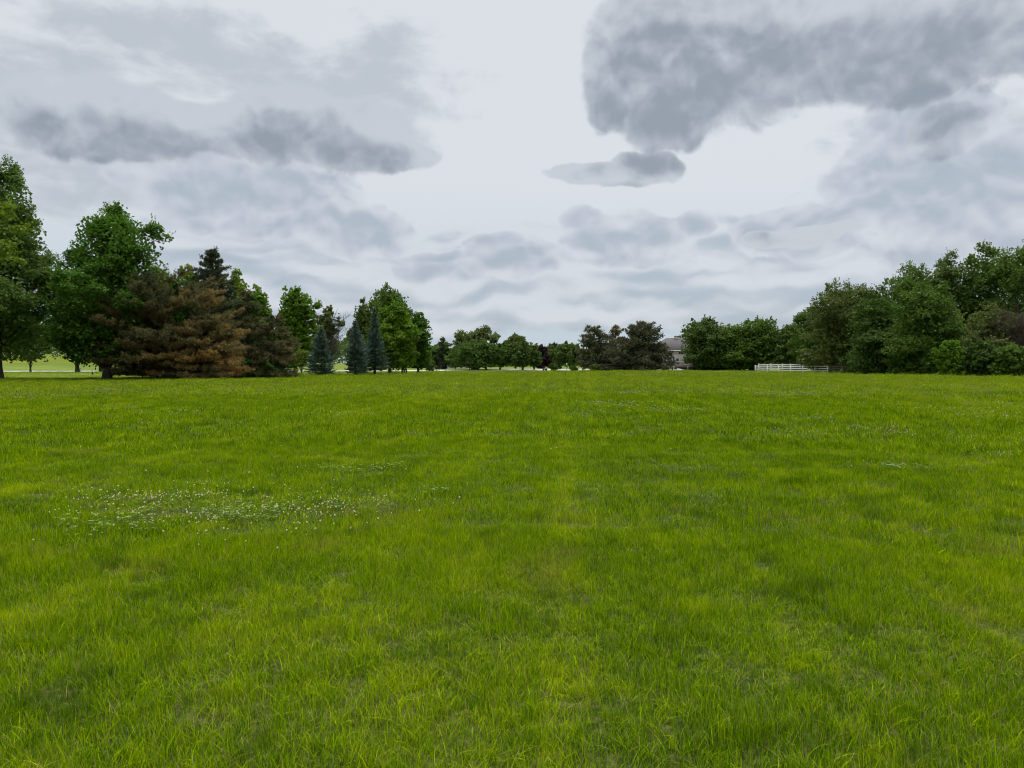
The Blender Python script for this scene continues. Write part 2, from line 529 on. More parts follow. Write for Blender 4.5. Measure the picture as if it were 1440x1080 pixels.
    for q in big:
        pts = bases[rg.integers(stems)]
        f = np.clip((c[q][2] - hb * .6) / H * rg.uniform(.55, .85), .12, .86)
        a = pts[int(f * 13)]
        mid = (a + c[q]) / 2 + np.array([0, 0, Hc * .03]) + rg.normal(0, R * .04, 3)
        tr.tube(bezier(a, mid, c[q], 7), np.linspace(r0 * .34, r0 * .06, 7) * (1.1 - f), 5)
    put_obj('trunk', tr, bark or BARK, rt, True)
    return rt


def needle_tufts(mb, pos, dirs, rg, nn, ln, wd, tint):
    """a brush of needles round each point"""
    k = np.repeat(np.arange(len(pos)), nn)
    v = unit(rg.normal(0, 1, (len(k), 3)) + dirs[k] * .55)
    L = ln * rg.uniform(.7, 1.2, len(k))
    c = pos[k] + v * (L * .5)[:, None]
    nrm = unit(np.cross(v, rg.normal(0, 1, v.shape)))
    mb.quads(c, v, nrm, L, np.full(len(k), wd), np.clip(tint[k] + rg.normal(0, .1, len(k)), 0, 1))


def pine(name, label, cx, top, hw, d, mat, seed, base=None, whorls=15, per=7, tuft=.34, tw=.07, nn=9, tint0=.3, tint1=.6, low=.06, prof=None,
         dead=.10, cat='tree', group=None, trunk_px=None, sub=7, up=.25, dens=1.0, lean=0.0, rust=0.0):
    """an old open grown pine: uneven whorls, foliage in brushes toward the branch ends, bare twigs inside"""
    rg = np.random.default_rng(seed)
    tx = cx if trunk_px is None else trunk_px
    x = at(tx, d); y = d; z0 = float(gz(x, y)); H = zat(top, d) - z0; R = hw / FPX * d
    cxo = at(cx, d) - x
    rt = root(name, label, cat, (x, y, z0), group)
    pt, pr = prof or ([0, .1, .3, .55, .75, .9, 1], [.85, 1, .95, .72, .48, .25, .06])
    tr = MB(); fo = MB(); dead_list = []
    zz = np.linspace(0, 1, 12)
    path = np.stack([rg.normal(0, H * .006, 12).cumsum() + cxo * zz * .7 + lean * zz, rg.normal(0, H * .006, 12).cumsum(), -.15 + zz * (H * .98 + .15)], 1)
    r0 = H * .02
    tr.tube(path, r0 * (1 - .9 * zz) * (1 + .5 * np.exp(-zz * 25)), 8, jig=rg)
    PP, DD, TT = [], [], []
    for w in range(whorls):
        f = low + (1 - low) * (w + rg.uniform(-.25, .25)) / whorls
        f = min(max(f, low), .985)
        nb = max(3, int(per * rg.uniform(.7, 1.3) * (1 if f < .8 else .75)))
        a0 = rg.uniform(0, 6.28)
        wt = rg.normal(0, .12)
        for b in range(nb):
            th = a0 + b * 2 * np.pi / nb + rg.normal(0, .25)
            L = R * np.interp(f, pt, pr) * rg.uniform(.68, 1.1)
            zb = min(max(f * H + rg.normal(0, .022) * H, .3), H * .985)
            base_p = np.array([np.interp(zb, path[:, 2], path[:, 0]), np.interp(zb, path[:, 2], path[:, 1]), zb])
            droop = (-.10 + .5 * f * f) * L + rg.normal(0, .11) * L
            e = base_p + np.array([np.cos(th) * L, np.sin(th) * L, droop + up * L * .35])
            if e[2] < .25: e[2] = .25 + rg.uniform(0, .3)
            mid = (base_p + e) / 2 + np.array([0, 0, -up * L * .22])
            mid[2] = max(mid[2], .15)
            if f > .9: e = base_p + np.array([np.cos(th) * L, np.sin(th) * L, (1 - f) * H * rg.uniform(.5, 1.0)]); mid = (base_p + e) / 2
            pts = bezier(base_p, mid, e, 8)
            isd = rg.uniform() < dead and len(dead_list) < 12
            tgt = MB() if isd else tr
            if isd: dead_list.append(tgt)
            tgt.tube(pts, np.linspace(r0 * .26, r0 * .05, 8) * (1 - .6 * f), 4)
            if isd:
                for q_ in (3, 5): tgt.tube(np.stack([pts[q_], pts[q_] + (pts[7] - pts[q_]) * .6 + rg.normal(0, L * .1, 3)]), [r0 * .08, r0 * .03], 3)
                continue
            tint = tint0 + (tint1 - tint0) * rg.uniform(0, 1) + wt + rust * (.6 * np.cos(th) * .5 + (.35 - f))
            # side twigs
            ns = max(3, int(sub * (L / R + .35)))
            for s_ in range(ns):
                g = rg.uniform(.3, 1.0)
                p0 = pts[int(g * 7)]
                dirn = unit((pts[min(int(g * 7) + 1, 7)] - pts[max(int(g * 7) - 1, 0)])[None])[0]
                side = np.array([-dirn[1], dirn[0], 0]) * rg.choice([-1, 1])
                tl = L * rg.uniform(.16, .34) * (1.15 - g * .5)
                tip = p0 + (dirn * .65 + side * rg.uniform(.3, .9)) * tl + np.array([0, 0, rg.uniform(.0, .35) * tl])
                tr.tube(np.stack([p0, (p0 + tip) / 2 - np.array([0, 0, .06 * tl]), tip]), [r0 * .06, r0 * .045, r0 * .02], 3)
                nt = max(2, int(tl / (tuft * .55) * dens))
                q = np.linspace(.25, 1.05, nt)[:, None]
                PP.append(p0 + (tip - p0) * q + rg.normal(0, tuft * .16, (nt, 3))); DD.append(np.tile(unit((tip - p0)[None]) + [[0, 0, .5]], (nt, 1)))
                TT.append(np.full(nt, tint + rg.normal(0, .08)))
    P = np.concatenate(PP); D = unit(np.concatenate(DD)); T = np.concatenate(TT)
    ok = P[:, 2] > .15
    needle_tufts(fo, P[ok], D[ok], rg, nn, tuft, tw, T[ok])
    put_obj('crown', fo, mat, rt)
    put_obj('trunk', tr, BARK_DARK, rt, True)
    for m_ in dead_list: put_obj('dead_branch', m_, BARK_PALE, rt, True)
    return rt


def spruce(name, label, cx, top, hw, d, mat, seed, base=.22, step=.25, cat='tree', group=None, blade=.30, wid=.125, per=15, open_=.0):
    """a cone of level tiers, every branch a flat fan of needled twigs that dips and lifts at the tip"""
    rg = np.random.default_rng(seed)
    x = at(cx, d); y = d; z0 = float(gz(x, y)); H = zat(top, d) - z0; R = hw / FPX * d
    rt = root(name, label, cat, (x, y, z0), group)
    tr = MB(); fo = MB()
    zz = np.linspace(0, 1, 10)
    tr.tube(np.stack([0 * zz, 0 * zz, -.15 + zz * (H + .1)], 1), H * .017 * (1 - .95 * zz) * (1 + .5 * np.exp(-zz * 20)), 8, jig=rg)
    C, Tn, N, Ls, Ti = [], [], [], [], []
    z = base; ra = rg.uniform(.05, .14, 3); rp = rg.uniform(0, 6.28, 3); ln_ = rg.normal(0, .012, 2) * H
    while z < H * .985:
        f = z / H
        Lm = R * (1 - f) ** .82 * (1.0 if f > .12 else .86 + f) + .06
        nb = max(5, int(per * (1 - f * .45)))
        a0 = rg.uniform(0, 6.28)
        for b in range(nb):
            if rg.uniform() < open_: continue
            th = a0 + b * 6.283 / nb + rg.normal(0, .2)
            if rg.uniform() < .07: continue
            L = Lm * rg.uniform(.66, 1.14) * (1 + ra[0] * np.sin(th + rp[0]) + ra[1] * np.sin(2 * th + rp[1] + 4 * f) + ra[2] * np.sin(9 * f + rp[2])); zb = z + rg.normal(0, step * .16)
            dr = np.array([np.cos(th), np.sin(th), 0.]); sd = np.array([-dr[1], dr[0], 0])
            rise = .75 * f - .12
            e = np.array([0, 0, zb]) + dr * L + np.array([0, 0, rise * L]); mid = np.array([0, 0, zb]) + dr * L * .55 + np.array([0, 0, (rise * .5 - .14) * L])
            pts = bezier(np.array([0, 0, zb]), mid, e, 7)
            tr.tube(pts, np.linspace(.03, .008, 7) * (1 - .5 * f), 3)
            nq = max(7, int(L / .030)); g = rg.uniform(.18, 1.03, nq)
            p = np.stack([np.interp(g, np.linspace(0, 1, 7), pts[:, i]) for i in range(3)], 1)
            lat = rg.uniform(-1, 1, nq) * (.42 * L * (1.05 - g) + .07)
            C.append(p + sd * lat[:, None] + np.array([0, 0, -.10]) * np.abs(lat)[:, None] + rg.normal(0, .025, (nq, 3)))
            Tn.append(unit(dr * 1.0 + sd * np.sign(lat)[:, None] * rg.uniform(.2, 1., nq)[:, None] + np.array([0, 0, .12]) + rg.normal(0, .12, (nq, 3))))
            N.append(unit(np.array([0, 0, .45]) + rg.normal(0, .8, (nq, 3)))); Ls.append(blade * rg.uniform(.7, 1.25, nq) * (.6 + .4 * (1 - f)))
            Ti.append(rg.uniform(.2, .7) + rg.normal(0, .12, nq))
        z += step * rg.uniform(.85, 1.15) * (1 - .35 * f)
    C, Tn, N, Ls, Ti = map(np.concatenate, (C, Tn, N, Ls, Ti))
    ok = C[:, 2] > .05
    fo.quads(C[ok], Tn[ok], N[ok], Ls[ok], np.full(ok.sum(), wid), np.clip(Ti[ok], 0, 1))
    g = rg.uniform(0, 1, 60); lp = np.stack([rg.normal(0, .03, 60), rg.normal(0, .03, 60), H * .93 + g * H * .075], 1)
    fo.quads(lp, unit(rg.normal(0, .5, (60, 3)) + [0, 0, 1.]), unit(rg.normal(0, 1, (60, 3))), np.full(60, .2), np.full(60, .06), np.full(60, .5))
    put_obj('crown', fo, mat, rt)
    put_obj('trunk', tr, BARK_DARK, rt, True)
    return rt


def twigs(parent, name, c, R, H, zb, n, rg, mat, r=.012):
    """a haze of bare twigs rising and spreading from a stem"""
    mb = MB()
    for i in range(n):
        th = rg.uniform(0, 6.28); f = rg.uniform(0, .75)
        a = np.array([c[0], c[1], zb + f * H]) + rg.normal(0, R * .12, 3)
        a[2] = max(a[2], .05)
        L = R * rg.uniform(.4, 1.0)
        e = a + np.array([np.cos(th) * L, np.sin(th) * L, H * rg.uniform(.08, .36)])
        m_ = (a + e) / 2 + rg.normal(0, L * .08, 3)
        mb.tube(bezier(a, m_, e, 5), np.linspace(r * 2, r * .6, 5), 3)
        for _ in range(5):
            g = rg.uniform(.4, 1); p = a + (e - a) * g; q = p + rg.normal(0, 1, 3) * L * .2 + [0, 0, L * .12]
            mb.tube(np.stack([p, (p + q) / 2, q]), [r, r * .8, r * .5], 3)
    return put_obj(name, mb, mat, parent)

# ------------------------------------------------------------------ ground, meadow grass, clover
def vnoise(x, y, cell, seed):
    rg = np.random.default_rng(seed); G = rg.uniform(0, 1, (256, 256))
    u, v = np.asarray(x) / cell + 1000, np.asarray(y) / cell + 1000
    i, j = np.floor(u).astype(int), np.floor(v).astype(int); fu, fv = smooth(u - i), smooth(v - j)
    g = lambda a, b: G[a % 256, b % 256]
    return (g(i, j) * (1 - fu) + g(i + 1, j) * fu) * (1 - fv) + (g(i, j + 1) * (1 - fu) + g(i + 1, j + 1) * fu) * fv


TRACK = 0.064      # the mower's passes run a little to the right of straight ahead


def field_tone():
    """broad and fine patches of growth and the mower's passes, all fixed to the ground"""
    x, y, z = sep(position())
    p = comb(x, y)
    broad = noise(p, .07, 3, .5, dim='2D')
    mid = noise(p, .75, 5, .68, dim='2D')
    u = x - y * TRACK
    rows = noise(comb(u * .9, y * .015), 1.0, 3, .6, dim='2D')
    weed = sstep(noise(vmath('ADD', p, (40, 9, 0)), 1.7, 3, .6, dim='2D'), .585, .68)
    track = sstep(noise(comb(u * 2.3 + 3.3, y * .006), 1.0, 2, .5, dim='2D'), .52, .62)      # wheel tracks: paler, flattened
    return broad, mid, rows, weed, track


def field_color(t, jit=None):
    broad, mid, rows, weed, track = field_tone()
    f = t * .74 + broad * .25 + mid * .62 + rows * .28 - .50 + track * sstep(mid, .38, .58) * .15
    if jit is not None: f = f + (jit - .5) * .34
    dry = sstep(noise(vmath('ADD', position(), (70, 31, 0)), .55, 4, .7, dim='2D'), .60, .74)
    c = mix(dry * .45, ramp(f, G_RAMP), (.24, .235, .035))
    return mix(weed * .6, c, (.060, .130, .006)), mid, broad


G_RAMP = [(.0, (.034, .095, .002)), (.3, (.122, .232, .002)), (.55, (.225, .345, .002)), (.78, (.325, .430, .003)), (1.0, (.385, .45, .012))]


def make_grass_mat():
    m = new_mat('grass_blade')
    t = attr('tint')
    col, mid, broad = field_color(t, X(m.node_tree.nodes.new('ShaderNodeObjectInfo').outputs['Random']))
    straw = sstep(t, .955, .965)
    col = mix(straw, col, (.30, .25, .10))
    return finish(m, leaf_shader(col, .14, 0))


def make_ground_mat():
    m = new_mat('meadow_ground')
    x, y, z = sep(position()); p = comb(x, y)
    fine = noise(p, 14.0, 5, .8, dim='2D')
    clump = noise(p, 2.2, 4, .6, dim='2D')
    col, mid, broad = field_color(fine * .7 + clump * .6 - .25)
    thatch = ramp(fine, [(.38, (.010, .012, .004)), (.5, (.035, .036, .012)), (.66, (.11, .10, .045))])
    meadow = mix(.15, thatch, col)
    l1 = noise(p, .09, 3, .5, dim='2D'); l2 = noise(p, 1.3, 4, .6, dim='2D')
    lawn = ramp(l1 * .6 + l2 * .4, [(.3, (.085, .135, .022)), (.5, (.125, .18, .028)), (.7, (.175, .225, .04))])
    hill = ramp(l1, [(.35, (.115, .155, .013)), (.65, (.155, .185, .018))])
    lawn = mix(sstep(z, .9, 1.8), lawn, hill)
    col = mix(attr('meadow'), lawn, meadow)
    return finish(m, principled(col, .95, .1, fine + clump, .6, .05))


gx = np.concatenate([np.linspace(-2500, -260, 15), np.arange(-240, 240, 3.0), np.linspace(260, 2500, 15)])
gy = np.concatenate([np.linspace(-300, -8, 8), np.arange(-4, 60, 1.6), np.arange(60, 270, 2.0), np.linspace(275, 3500, 20)])
GX, GY = np.meshgrid(gx, gy)
GZ = gz(GX, GY)
nx, ny = len(gx), len(gy)
ii, jj = np.meshgrid(np.arange(ny - 1), np.arange(nx - 1), indexing='ij')
fi = np.stack([ii * nx + jj, ii * nx + jj + 1, (ii + 1) * nx + jj + 1, (ii + 1) * nx + jj], -1).reshape(-1)
gme = mesh_from('ground', np.stack([GX, GY, GZ], -1).reshape(-1, 3), np.full(len(fi) // 4, 4), fi, None, [make_ground_mat()], True)
at_ = gme.attributes.new('meadow', 'FLOAT', 'POINT')
at_.data.foreach_set('value', smooth((edge_d(GX, GY) - GY) / 4 + .5).astype(np.float32).ravel())
tag(put_obj('ground', gme, None), kind='structure')


def tuft_mesh(rg, n, rad, h, w, seg, lean=.35, dry=.035):
    """blades of grass growing from one spot"""
    mb = MB()
    r = rad * np.sqrt(rg.uniform(0, 1, n)); th = rg.uniform(0, 6.28, n)
    b = np.stack([r * np.cos(th), r * np.sin(th), np.full(n, -.01)], 1)
    hh = h * rg.uniform(.45, 1.12, n); ww = w * rg.uniform(.6, 1.3, n)
    la = rg.uniform(0, 6.28, n); le = np.abs(rg.normal(0, lean, n)) + .05
    flop = rg.uniform(0, 1, n) < .07
    le = np.where(flop, le + .8, le)
    dirx = np.stack([np.cos(la), np.sin(la), np.zeros(n)], 1)
    fa = la + np.pi / 2 + rg.normal(0, .7, n)
    sd = np.stack([np.cos(fa), np.sin(fa), np.zeros(n)], 1)
    tint = np.clip(rg.normal(.45, .30, n), 0, .94); tint[rg.uniform(0, 1, n) < dry] = 1.0
    rows = []
    for k in range(seg + 1):
        t = k / seg
        c = b + dirx * (le * hh * t ** 1.9)[:, None] + np.array([0, 0, 1.]) * (hh * t * (1 - .22 * le * t))[:, None]
        wk = ww * (1 - t ** 1.6 * .95)
        rows.append((c - sd * wk[:, None] / 2, c + sd * wk[:, None] / 2, c))
    V, F, idx = [], [], []
    per = 2 * seg + 1
    A = np.zeros((n, per, 3))
    for k in range(seg): A[:, 2 * k], A[:, 2 * k + 1] = rows[k][0], rows[k][1]
    A[:, per - 1] = rows[seg][2]
    base = np.arange(n)[:, None] * per
    q = np.concatenate([base + np.array([[2 * k, 2 * k + 1, 2 * k + 3, 2 * k + 2]]) for k in range(seg - 1)], 1).reshape(-1) if seg > 1 else np.zeros(0, int)
    tri = (base + np.array([[per - 3, per - 2, per - 1]])).reshape(-1)
    counts = np.concatenate([np.full(len(q) // 4, 4), np.full(n, 3)])
    tints = np.concatenate([np.repeat(tint, seg - 1), tint])
    return mesh_from('grass_tuft', A.reshape(-1, 3), counts, np.concatenate([q, tri]).astype(int), tints, [])


def scatter(name, pts, rot, scl, lod, protos, kind='stuff'):
    """one object: a cloud of points, each carrying a copy of one of the given small meshes (geometry nodes)"""
    me = bpy.data.meshes.new(name); me.vertices.add(len(pts)); me.vertices.foreach_set('co', np.asarray(pts, np.float32).ravel())
    for nm, ty, val, key in (('rot', 'FLOAT_VECTOR', rot, 'vector'), ('scl', 'FLOAT_VECTOR', scl, 'vector'), ('lod', 'INT', lod, 'value')):
        a = me.attributes.new(nm, ty, 'POINT'); a.data.foreach_set(key, np.asarray(val, np.int32 if ty == 'INT' else np.float32).ravel())
    o = bpy.data.objects.new(name, me); COL.objects.link(o); o['kind'] = kind
    ng = bpy.data.node_groups.new(name + '_scatter', 'GeometryNodeTree')
    ng.interface.new_socket('Geometry', in_out='INPUT', socket_type='NodeSocketGeometry')
    ng.interface.new_socket('Geometry', in_out='OUTPUT', socket_type='NodeSocketGeometry')
    N, L = ng.nodes, ng.links
    gi, go = N.new('NodeGroupInput'), N.new('NodeGroupOutput')

    def named(nm, ty):
        n = N.new('GeometryNodeInputNamedAttribute'); n.data_type = ty; n.inputs[0].default_value = nm
        return [s for s in n.outputs if s.enabled and s.name == 'Attribute'][0]
    ro, sca, ld = named('rot', 'FLOAT_VECTOR'), named('scl', 'FLOAT_VECTOR'), named('lod', 'INT')
    eu = N.new('FunctionNodeEulerToRotation'); L.new(ro, eu.inputs[0])
    fin = N.new('GeometryNodeJoinGeometry')
    for k, mesh_list in enumerate(protos):
        jn = N.new('GeometryNodeJoinGeometry')
        for pm in mesh_list:
            po = bpy.data.objects.new(pm.name, pm)
            oi = N.new('GeometryNodeObjectInfo'); oi.inputs['Object'].default_value = po
            g2i = N.new('GeometryNodeGeometryToInstance'); L.new(oi.outputs['Geometry'], g2i.inputs[0]); L.new(g2i.outputs[0], jn.inputs[0])
        cmp_ = N.new('FunctionNodeCompare'); cmp_.data_type = 'INT'; cmp_.operation = 'EQUAL'
        ins = [s for s in cmp_.inputs if s.enabled]
        L.new(ld, ins[0]); ins[1].default_value = k
        iop = N.new('GeometryNodeInstanceOnPoints')
        L.new(gi.outputs[0], iop.inputs['Points']); L.new(jn.outputs[0], iop.inputs['Instance'])
        L.new([s for s in cmp_.outputs if s.enabled][0], iop.inputs['Selection'])
        iop.inputs['Pick Instance'].default_value = True
        L.new(eu.outputs[0], iop.inputs['Rotation']); L.new(sca, iop.inputs['Scale'])
        L.new(iop.outputs[0], fin.inputs[0])
    L.new(fin.outputs[0], go.inputs[0])
    md = o.modifiers.new('scatter', 'NODES'); md.node_group = ng
    return o


# clover patches: photograph centre, half width, half height, flower heads, how brown they have gone
CLOVER = [(240, 714, 120, 22, 210, 0), (330, 738, 120, 22, 110, 0), (470, 720, 90, 18, 90, 0), (190, 706, 60, 10, 60, 0), (500, 667, 80, 8, 60, .6),
          (252, 584, 34, 4, 90, .3), (225, 600, 30, 4, 30, .3), (480, 586, 60, 4, 70, .3), (850, 570, 55, 4, 150, .1), (815, 582, 30, 3, 60, .2),
          (880, 554, 40, 2, 50, .3), (950, 577, 60, 4, 60, .3), (1150, 590, 60, 5, 60, .2), (1230, 608, 60, 9, 170, .3), (1110, 612, 50, 7, 60, .4),
          (1340, 577, 80, 8, 190, .5), (1410, 570, 50, 7, 130, .5), (1390, 590, 60, 6, 90, .6), (1400, 643, 50, 4, 60, .8), (1350, 545, 50, 3, 60, .3),
          (1240, 660, 60, 6, 30, .4), (620, 560, 60, 3, 40, .3), (1120, 555, 70, 3, 60, .3), (60, 560, 50, 3, 50, .3)]


def ground_pt(px, py):
    d = CAM_H * FPX / (py - HOR)
    return at(px, d), d


CL = []
for (px, py, w, h, n, br) in CLOVER:
    x, d = ground_pt(px, py)
    CL.append((x, d, w / FPX * d, (CAM_H * FPX / (py - h - HOR) - CAM_H * FPX / (py + h - HOR)) / 2, n, br))


def clover_at(x, y):
    m = np.zeros_like(x)
    for (cx, cy, rx, ry, n, br) in CL:
        m = np.maximum(m, 1.25 - np.hypot((x - cx) / rx, (y - cy) / ry))
    return np.clip(m + (vnoise(x, y, .35, 77) - .5) * .8, 0, 1)


def build_grass():
    rg = np.random.default_rng(11)
    gm = make_grass_mat()
    spec = [  # from, to, tufts per square metre, blades, radius, height, blade width, segments
        (.4, 7.5, 380, 28, .085, .088, .0036, 3), (6.8, 17, 112, 34, .14, .096, .0058, 2), (15.5, 42, 22, 52, .28, .122, .011, 2),
        (38, 105, 2.8, 80, .70, .130, .026, 1), (98, 215, .55, 90, 1.5, .135, .055, 1)]
    protos, P, R, S, K = [], [], [], [], []
    for k, (d1, d2, den, nb, rad, h, w, seg) in enumerate(spec):
        ms = []
        for v in range(7):
            me = tuft_mesh(rg, nb, rad, h * [1, 1, .9, 1.1, .8, 1.2, 1][v], w, seg, [.4, .3, .55, .45, .7, .45, .28][v] * (1.0 if k < 2 else 1.25 if k == 2 else 1.9), (.06, .06, .07, .09, .13)[k]); me.materials.append(gm); ms.append(me)
        protos.append(ms)
        half = math.radians(47)
        n = int(den * half * (d2 * d2 - d1 * d1))
        r = np.sqrt(rg.uniform(d1 * d1, d2 * d2, n)); a = rg.uniform(-half, half, n)
        x, y = r * np.sin(a), r * np.cos(a)
        ed = edge_d(x, y)
        inm = y < ed + rg.normal(0, .8, n)
        cl = clover_at(x, y)
        hs = .62 + .55 * vnoise(x, y, .55, 5) + .45 * vnoise(x, y, 2.3, 6) - .2 * vnoise(x - TRACK * y, y * .03, .9, 8) + .55 * (vnoise(x, y, .20 + .012 * r, 12) - .5)
        hs *= 1 - .45 * cl
        near_edge = np.exp(-((ed - y) / 3.0) ** 2) * (y > 60)
        hs *= 1 + 2.2 * near_edge * (.22 + .78 * ((x < 0) & (x / np.maximum(y, 1) > -.50))) * rg.uniform(.3, 1.2, n)
        keep = np.where(inm, rg.uniform(0, 1, n) > .25 * cl + .5 * (vnoise(x, y, .5, 9) < .13), (k >= 3) & (y < 165))
        hs = np.where(inm, hs, .3)
        x, y, hs = x[keep], y[keep], hs[keep]
        m = len(x)
        P.append(np.stack([x, y, gz(x, y)], 1))
        R.append(np.stack([rg.normal(0, .12, m), rg.normal(0, .12, m), rg.uniform(0, 6.28, m)], 1))
        wv = rg.uniform(.8, 1.2, m)
        S.append(np.stack([wv, wv, hs * rg.uniform(.8, 1.2, m)], 1)); K.append(np.full(m, k))
    o = scatter('meadow_grass', np.concatenate(P), np.concatenate(R), np.concatenate(S), np.concatenate(K), protos)
    tag(o, 'long lime green meadow grass covering the open field', 'grass', kind='stuff')
    return gm


def build_clover():
    rg = np.random.default_rng(23)
    # flower heads: a knobbly white ball on a stalk
    fm = new_mat('clover_flower'); finish(fm, leaf_shader(ramp(attr('tint'), [(0, (.10, .17, .03)), (.35, (.46, .36, .20)), (.6, (.62, .54, .28)), (1, (.82, .79, .62))]), .25, 0))
    heads = []
    for tone in (.95, .85, .38):
        for v in range(2):
            mb = MB()
            n = 46; i = np.arange(n); z = 1 - 2 * (i + .5) / n; r = np.sqrt(1 - z * z); th = i * 2.39996
            dirn = np.stack([r * np.cos(th), r * np.sin(th), z * .85], 1)
            tg = unit(dirn + rg.normal(0, .25, (n, 3)) + [0, 0, .3]); nn_ = unit(np.cross(tg, rg.normal(0, 1, (n, 3))))
            mb.quads(dirn * .0085 + [0, 0, .115], tg, nn_, np.full(n, .010), np.full(n, .0055), np.clip(rg.normal(tone, .05, n), .3, 1))
            mb.tube([(0, 0, 0), (.004, .002, .06), (0, 0, .11)], [.0014, .0012, .001], 3, 0.0)
            me = mb.mesh('clover_head', [fm]); heads.append((tone, me))
    P, S, K = [], [], []
    for (cx, cy, rx, ry, n, br) in CL:
        far = max(.9, cy / 19)
        n = int(n * 1.25)
        q = rg.normal(0, .68, (n, 2)); x, y = cx + q[:, 0] * rx, cy + q[:, 1] * ry
        ok = vnoise(x, y, .5 * far, 71) + rg.uniform(-.3, .3, n) > .36
        x, y = x[ok], y[ok]; n = len(x)
        s = rg.uniform(.42, .85, n)
        P.append(np.stack([x, y, gz(x, y)], 1)); S.append(np.stack([s * far, s * far, s * (.95 + .22 * np.minimum(far, 2.5))], 1))
        K.append(np.where(rg.uniform(0, 1, n) < br * .8, 1, 0))
    n = 120       # a few strays
    r = np.sqrt(rg.uniform(120, 1200, n)); a = rg.uniform(-.75, .75, n); x, y = r * np.sin(a), r * np.cos(a)
    P.append(np.stack([x, y, gz(x, y)], 1)); S.append(np.ones((n, 3))); K.append(rg.integers(0, 2, n))
    P, S, K = map(np.concatenate, (P, S, K))
    R = np.stack([rg.normal(0, .2, len(P)), rg.normal(0, .2, len(P)), rg.uniform(0, 6.28, len(P))], 1)
    o = scatter('clover_flowers', P, R, S, K, [[m for t, m in heads if t > .5], [m for t, m in heads if t < .5]])
    tag(o, 'small white clover flower heads in drifts among the grass', 'flowers', kind='stuff')
    # the clover's own low leaves
    lm = new_mat('clover_leaf'); finish(lm, leaf_shader(ramp(attr('tint'), [(0, (.09, .17, .006)), (1, (.19, .30, .01))]), .35, .05))
    tufts = []
    for v in range(4):
        mb = MB(); n = 30
        r = .13 * np.sqrt(rg.uniform(0, 1, n)); th = rg.uniform(0, 6.28, n)
        c = np.stack([r * np.cos(th), r * np.sin(th), rg.uniform(.04, .10, n)], 1); rot = rg.uniform(0, 6.28, n)
        nr = unit(rg.normal(0, .3, (n, 3)) + [0, 0, 1]); ti = rg.uniform(0, 1, n)
        for j in range(3):
            a = rot + j * 2.094; dr = np.stack([np.cos(a), np.sin(a), 0 * a], 1)
            mb.quads(c + dr * .009, dr, nr, np.full(n, .018), np.full(n, .016), ti)
        for i in range(n): mb.tube([(c[i][0] * .8, c[i][1] * .8, 0), c[i]], [.001, .0008], 3, .5)
        me = mb.mesh('clover_leaf_tuft', [lm]); tufts.append(me)
    P = []
    for (cx, cy, rx, ry, n, br) in CL:
        if cy > 14: continue
        m = int(min(rx * ry * 3.14 * 3.5, 120))
        q = rg.normal(0, .6, (m, 2)); x, y = cx + q[:, 0] * rx, cy + q[:, 1] * ry
        P.append(np.stack([x, y, gz(x, y)], 1))
    P = np.concatenate(P); m = len(P)
    s = rg.uniform(.8, 1.5, m)
    o = scatter('clover_leaves', P, np.stack([0 * s, 0 * s, rg.uniform(0, 6.28, m)], 1), np.stack([s, s, s], 1), np.zeros(m), [tufts])
    tag(o, 'low dark clover leaves under the white flower heads', 'clover', kind='stuff')


GRASS_MAT = build_grass()
build_clover()

# ------------------------------------------------------------------ trees
SILVER = leaf_mat((.050, .110, .014), (.100, .185, .025), (.180, .275, .055))
MAPLE = leaf_mat((.034, .098, .006), (.067, .165, .009), (.128, .250, .015))
BRIGHT = leaf_mat((.055, .134, .006), (.110, .220, .010), (.195, .317, .022))
YELLOW = leaf_mat((.083, .154, .009), (.160, .242, .015), (.259, .341, .035))
OLIVE = leaf_mat((.061, .095, .017), (.107, .149, .029), (.177, .220, .055))
DARK_LEAF = leaf_mat((.034, .081, .011), (.068, .132, .017), (.128, .210, .034))
WOOD = leaf_mat((.046, .104, .010), (.090, .168, .017), (.171, .262, .039))
FARGREEN = leaf_mat((.051, .100, .015), (.091, .149, .027), (.159, .226, .051))
PURPLE = leaf_mat((.020, .011, .015), (.039, .020, .024), (.066, .039, .039))
BLUE = leaf_mat((.045, .085, .055), (.100, .165, .120), (.225, .310, .245), .22)
BROWN_PINE = leaf_mat((.064, .079, .029), (.165, .141, .055), (.341, .215, .061), .25)
DARK_PINE = leaf_mat((.027, .046, .020), (.051, .073, .034), (.104, .120, .059), .2)
DULL_PINE = leaf_mat((.054, .081, .027), (.128, .122, .051), (.220, .171, .073), .25)
GREY_PINE = leaf_mat((.040, .060, .024), (.088, .094, .044), (.150, .124, .064), .25)
BARE = bark_mat('bare_twig', (.075, .062, .052), (.15, .125, .105))
BARE_DARK = bark_mat('dark_bare_twig', (.05, .036, .03), (.10, .075, .06))

LT = 'trees along the left side of the meadow'
LAWN = 'trees standing on the mown lawn beside the path'
FAR = 'trees along the far end of the meadow'
RT = 'trees of the wood on the right'
FP = 'old dark pines at the far end'
SP = 'blue spruces on the left lawn'
SH = 'shrubs at the foot of the right wood'

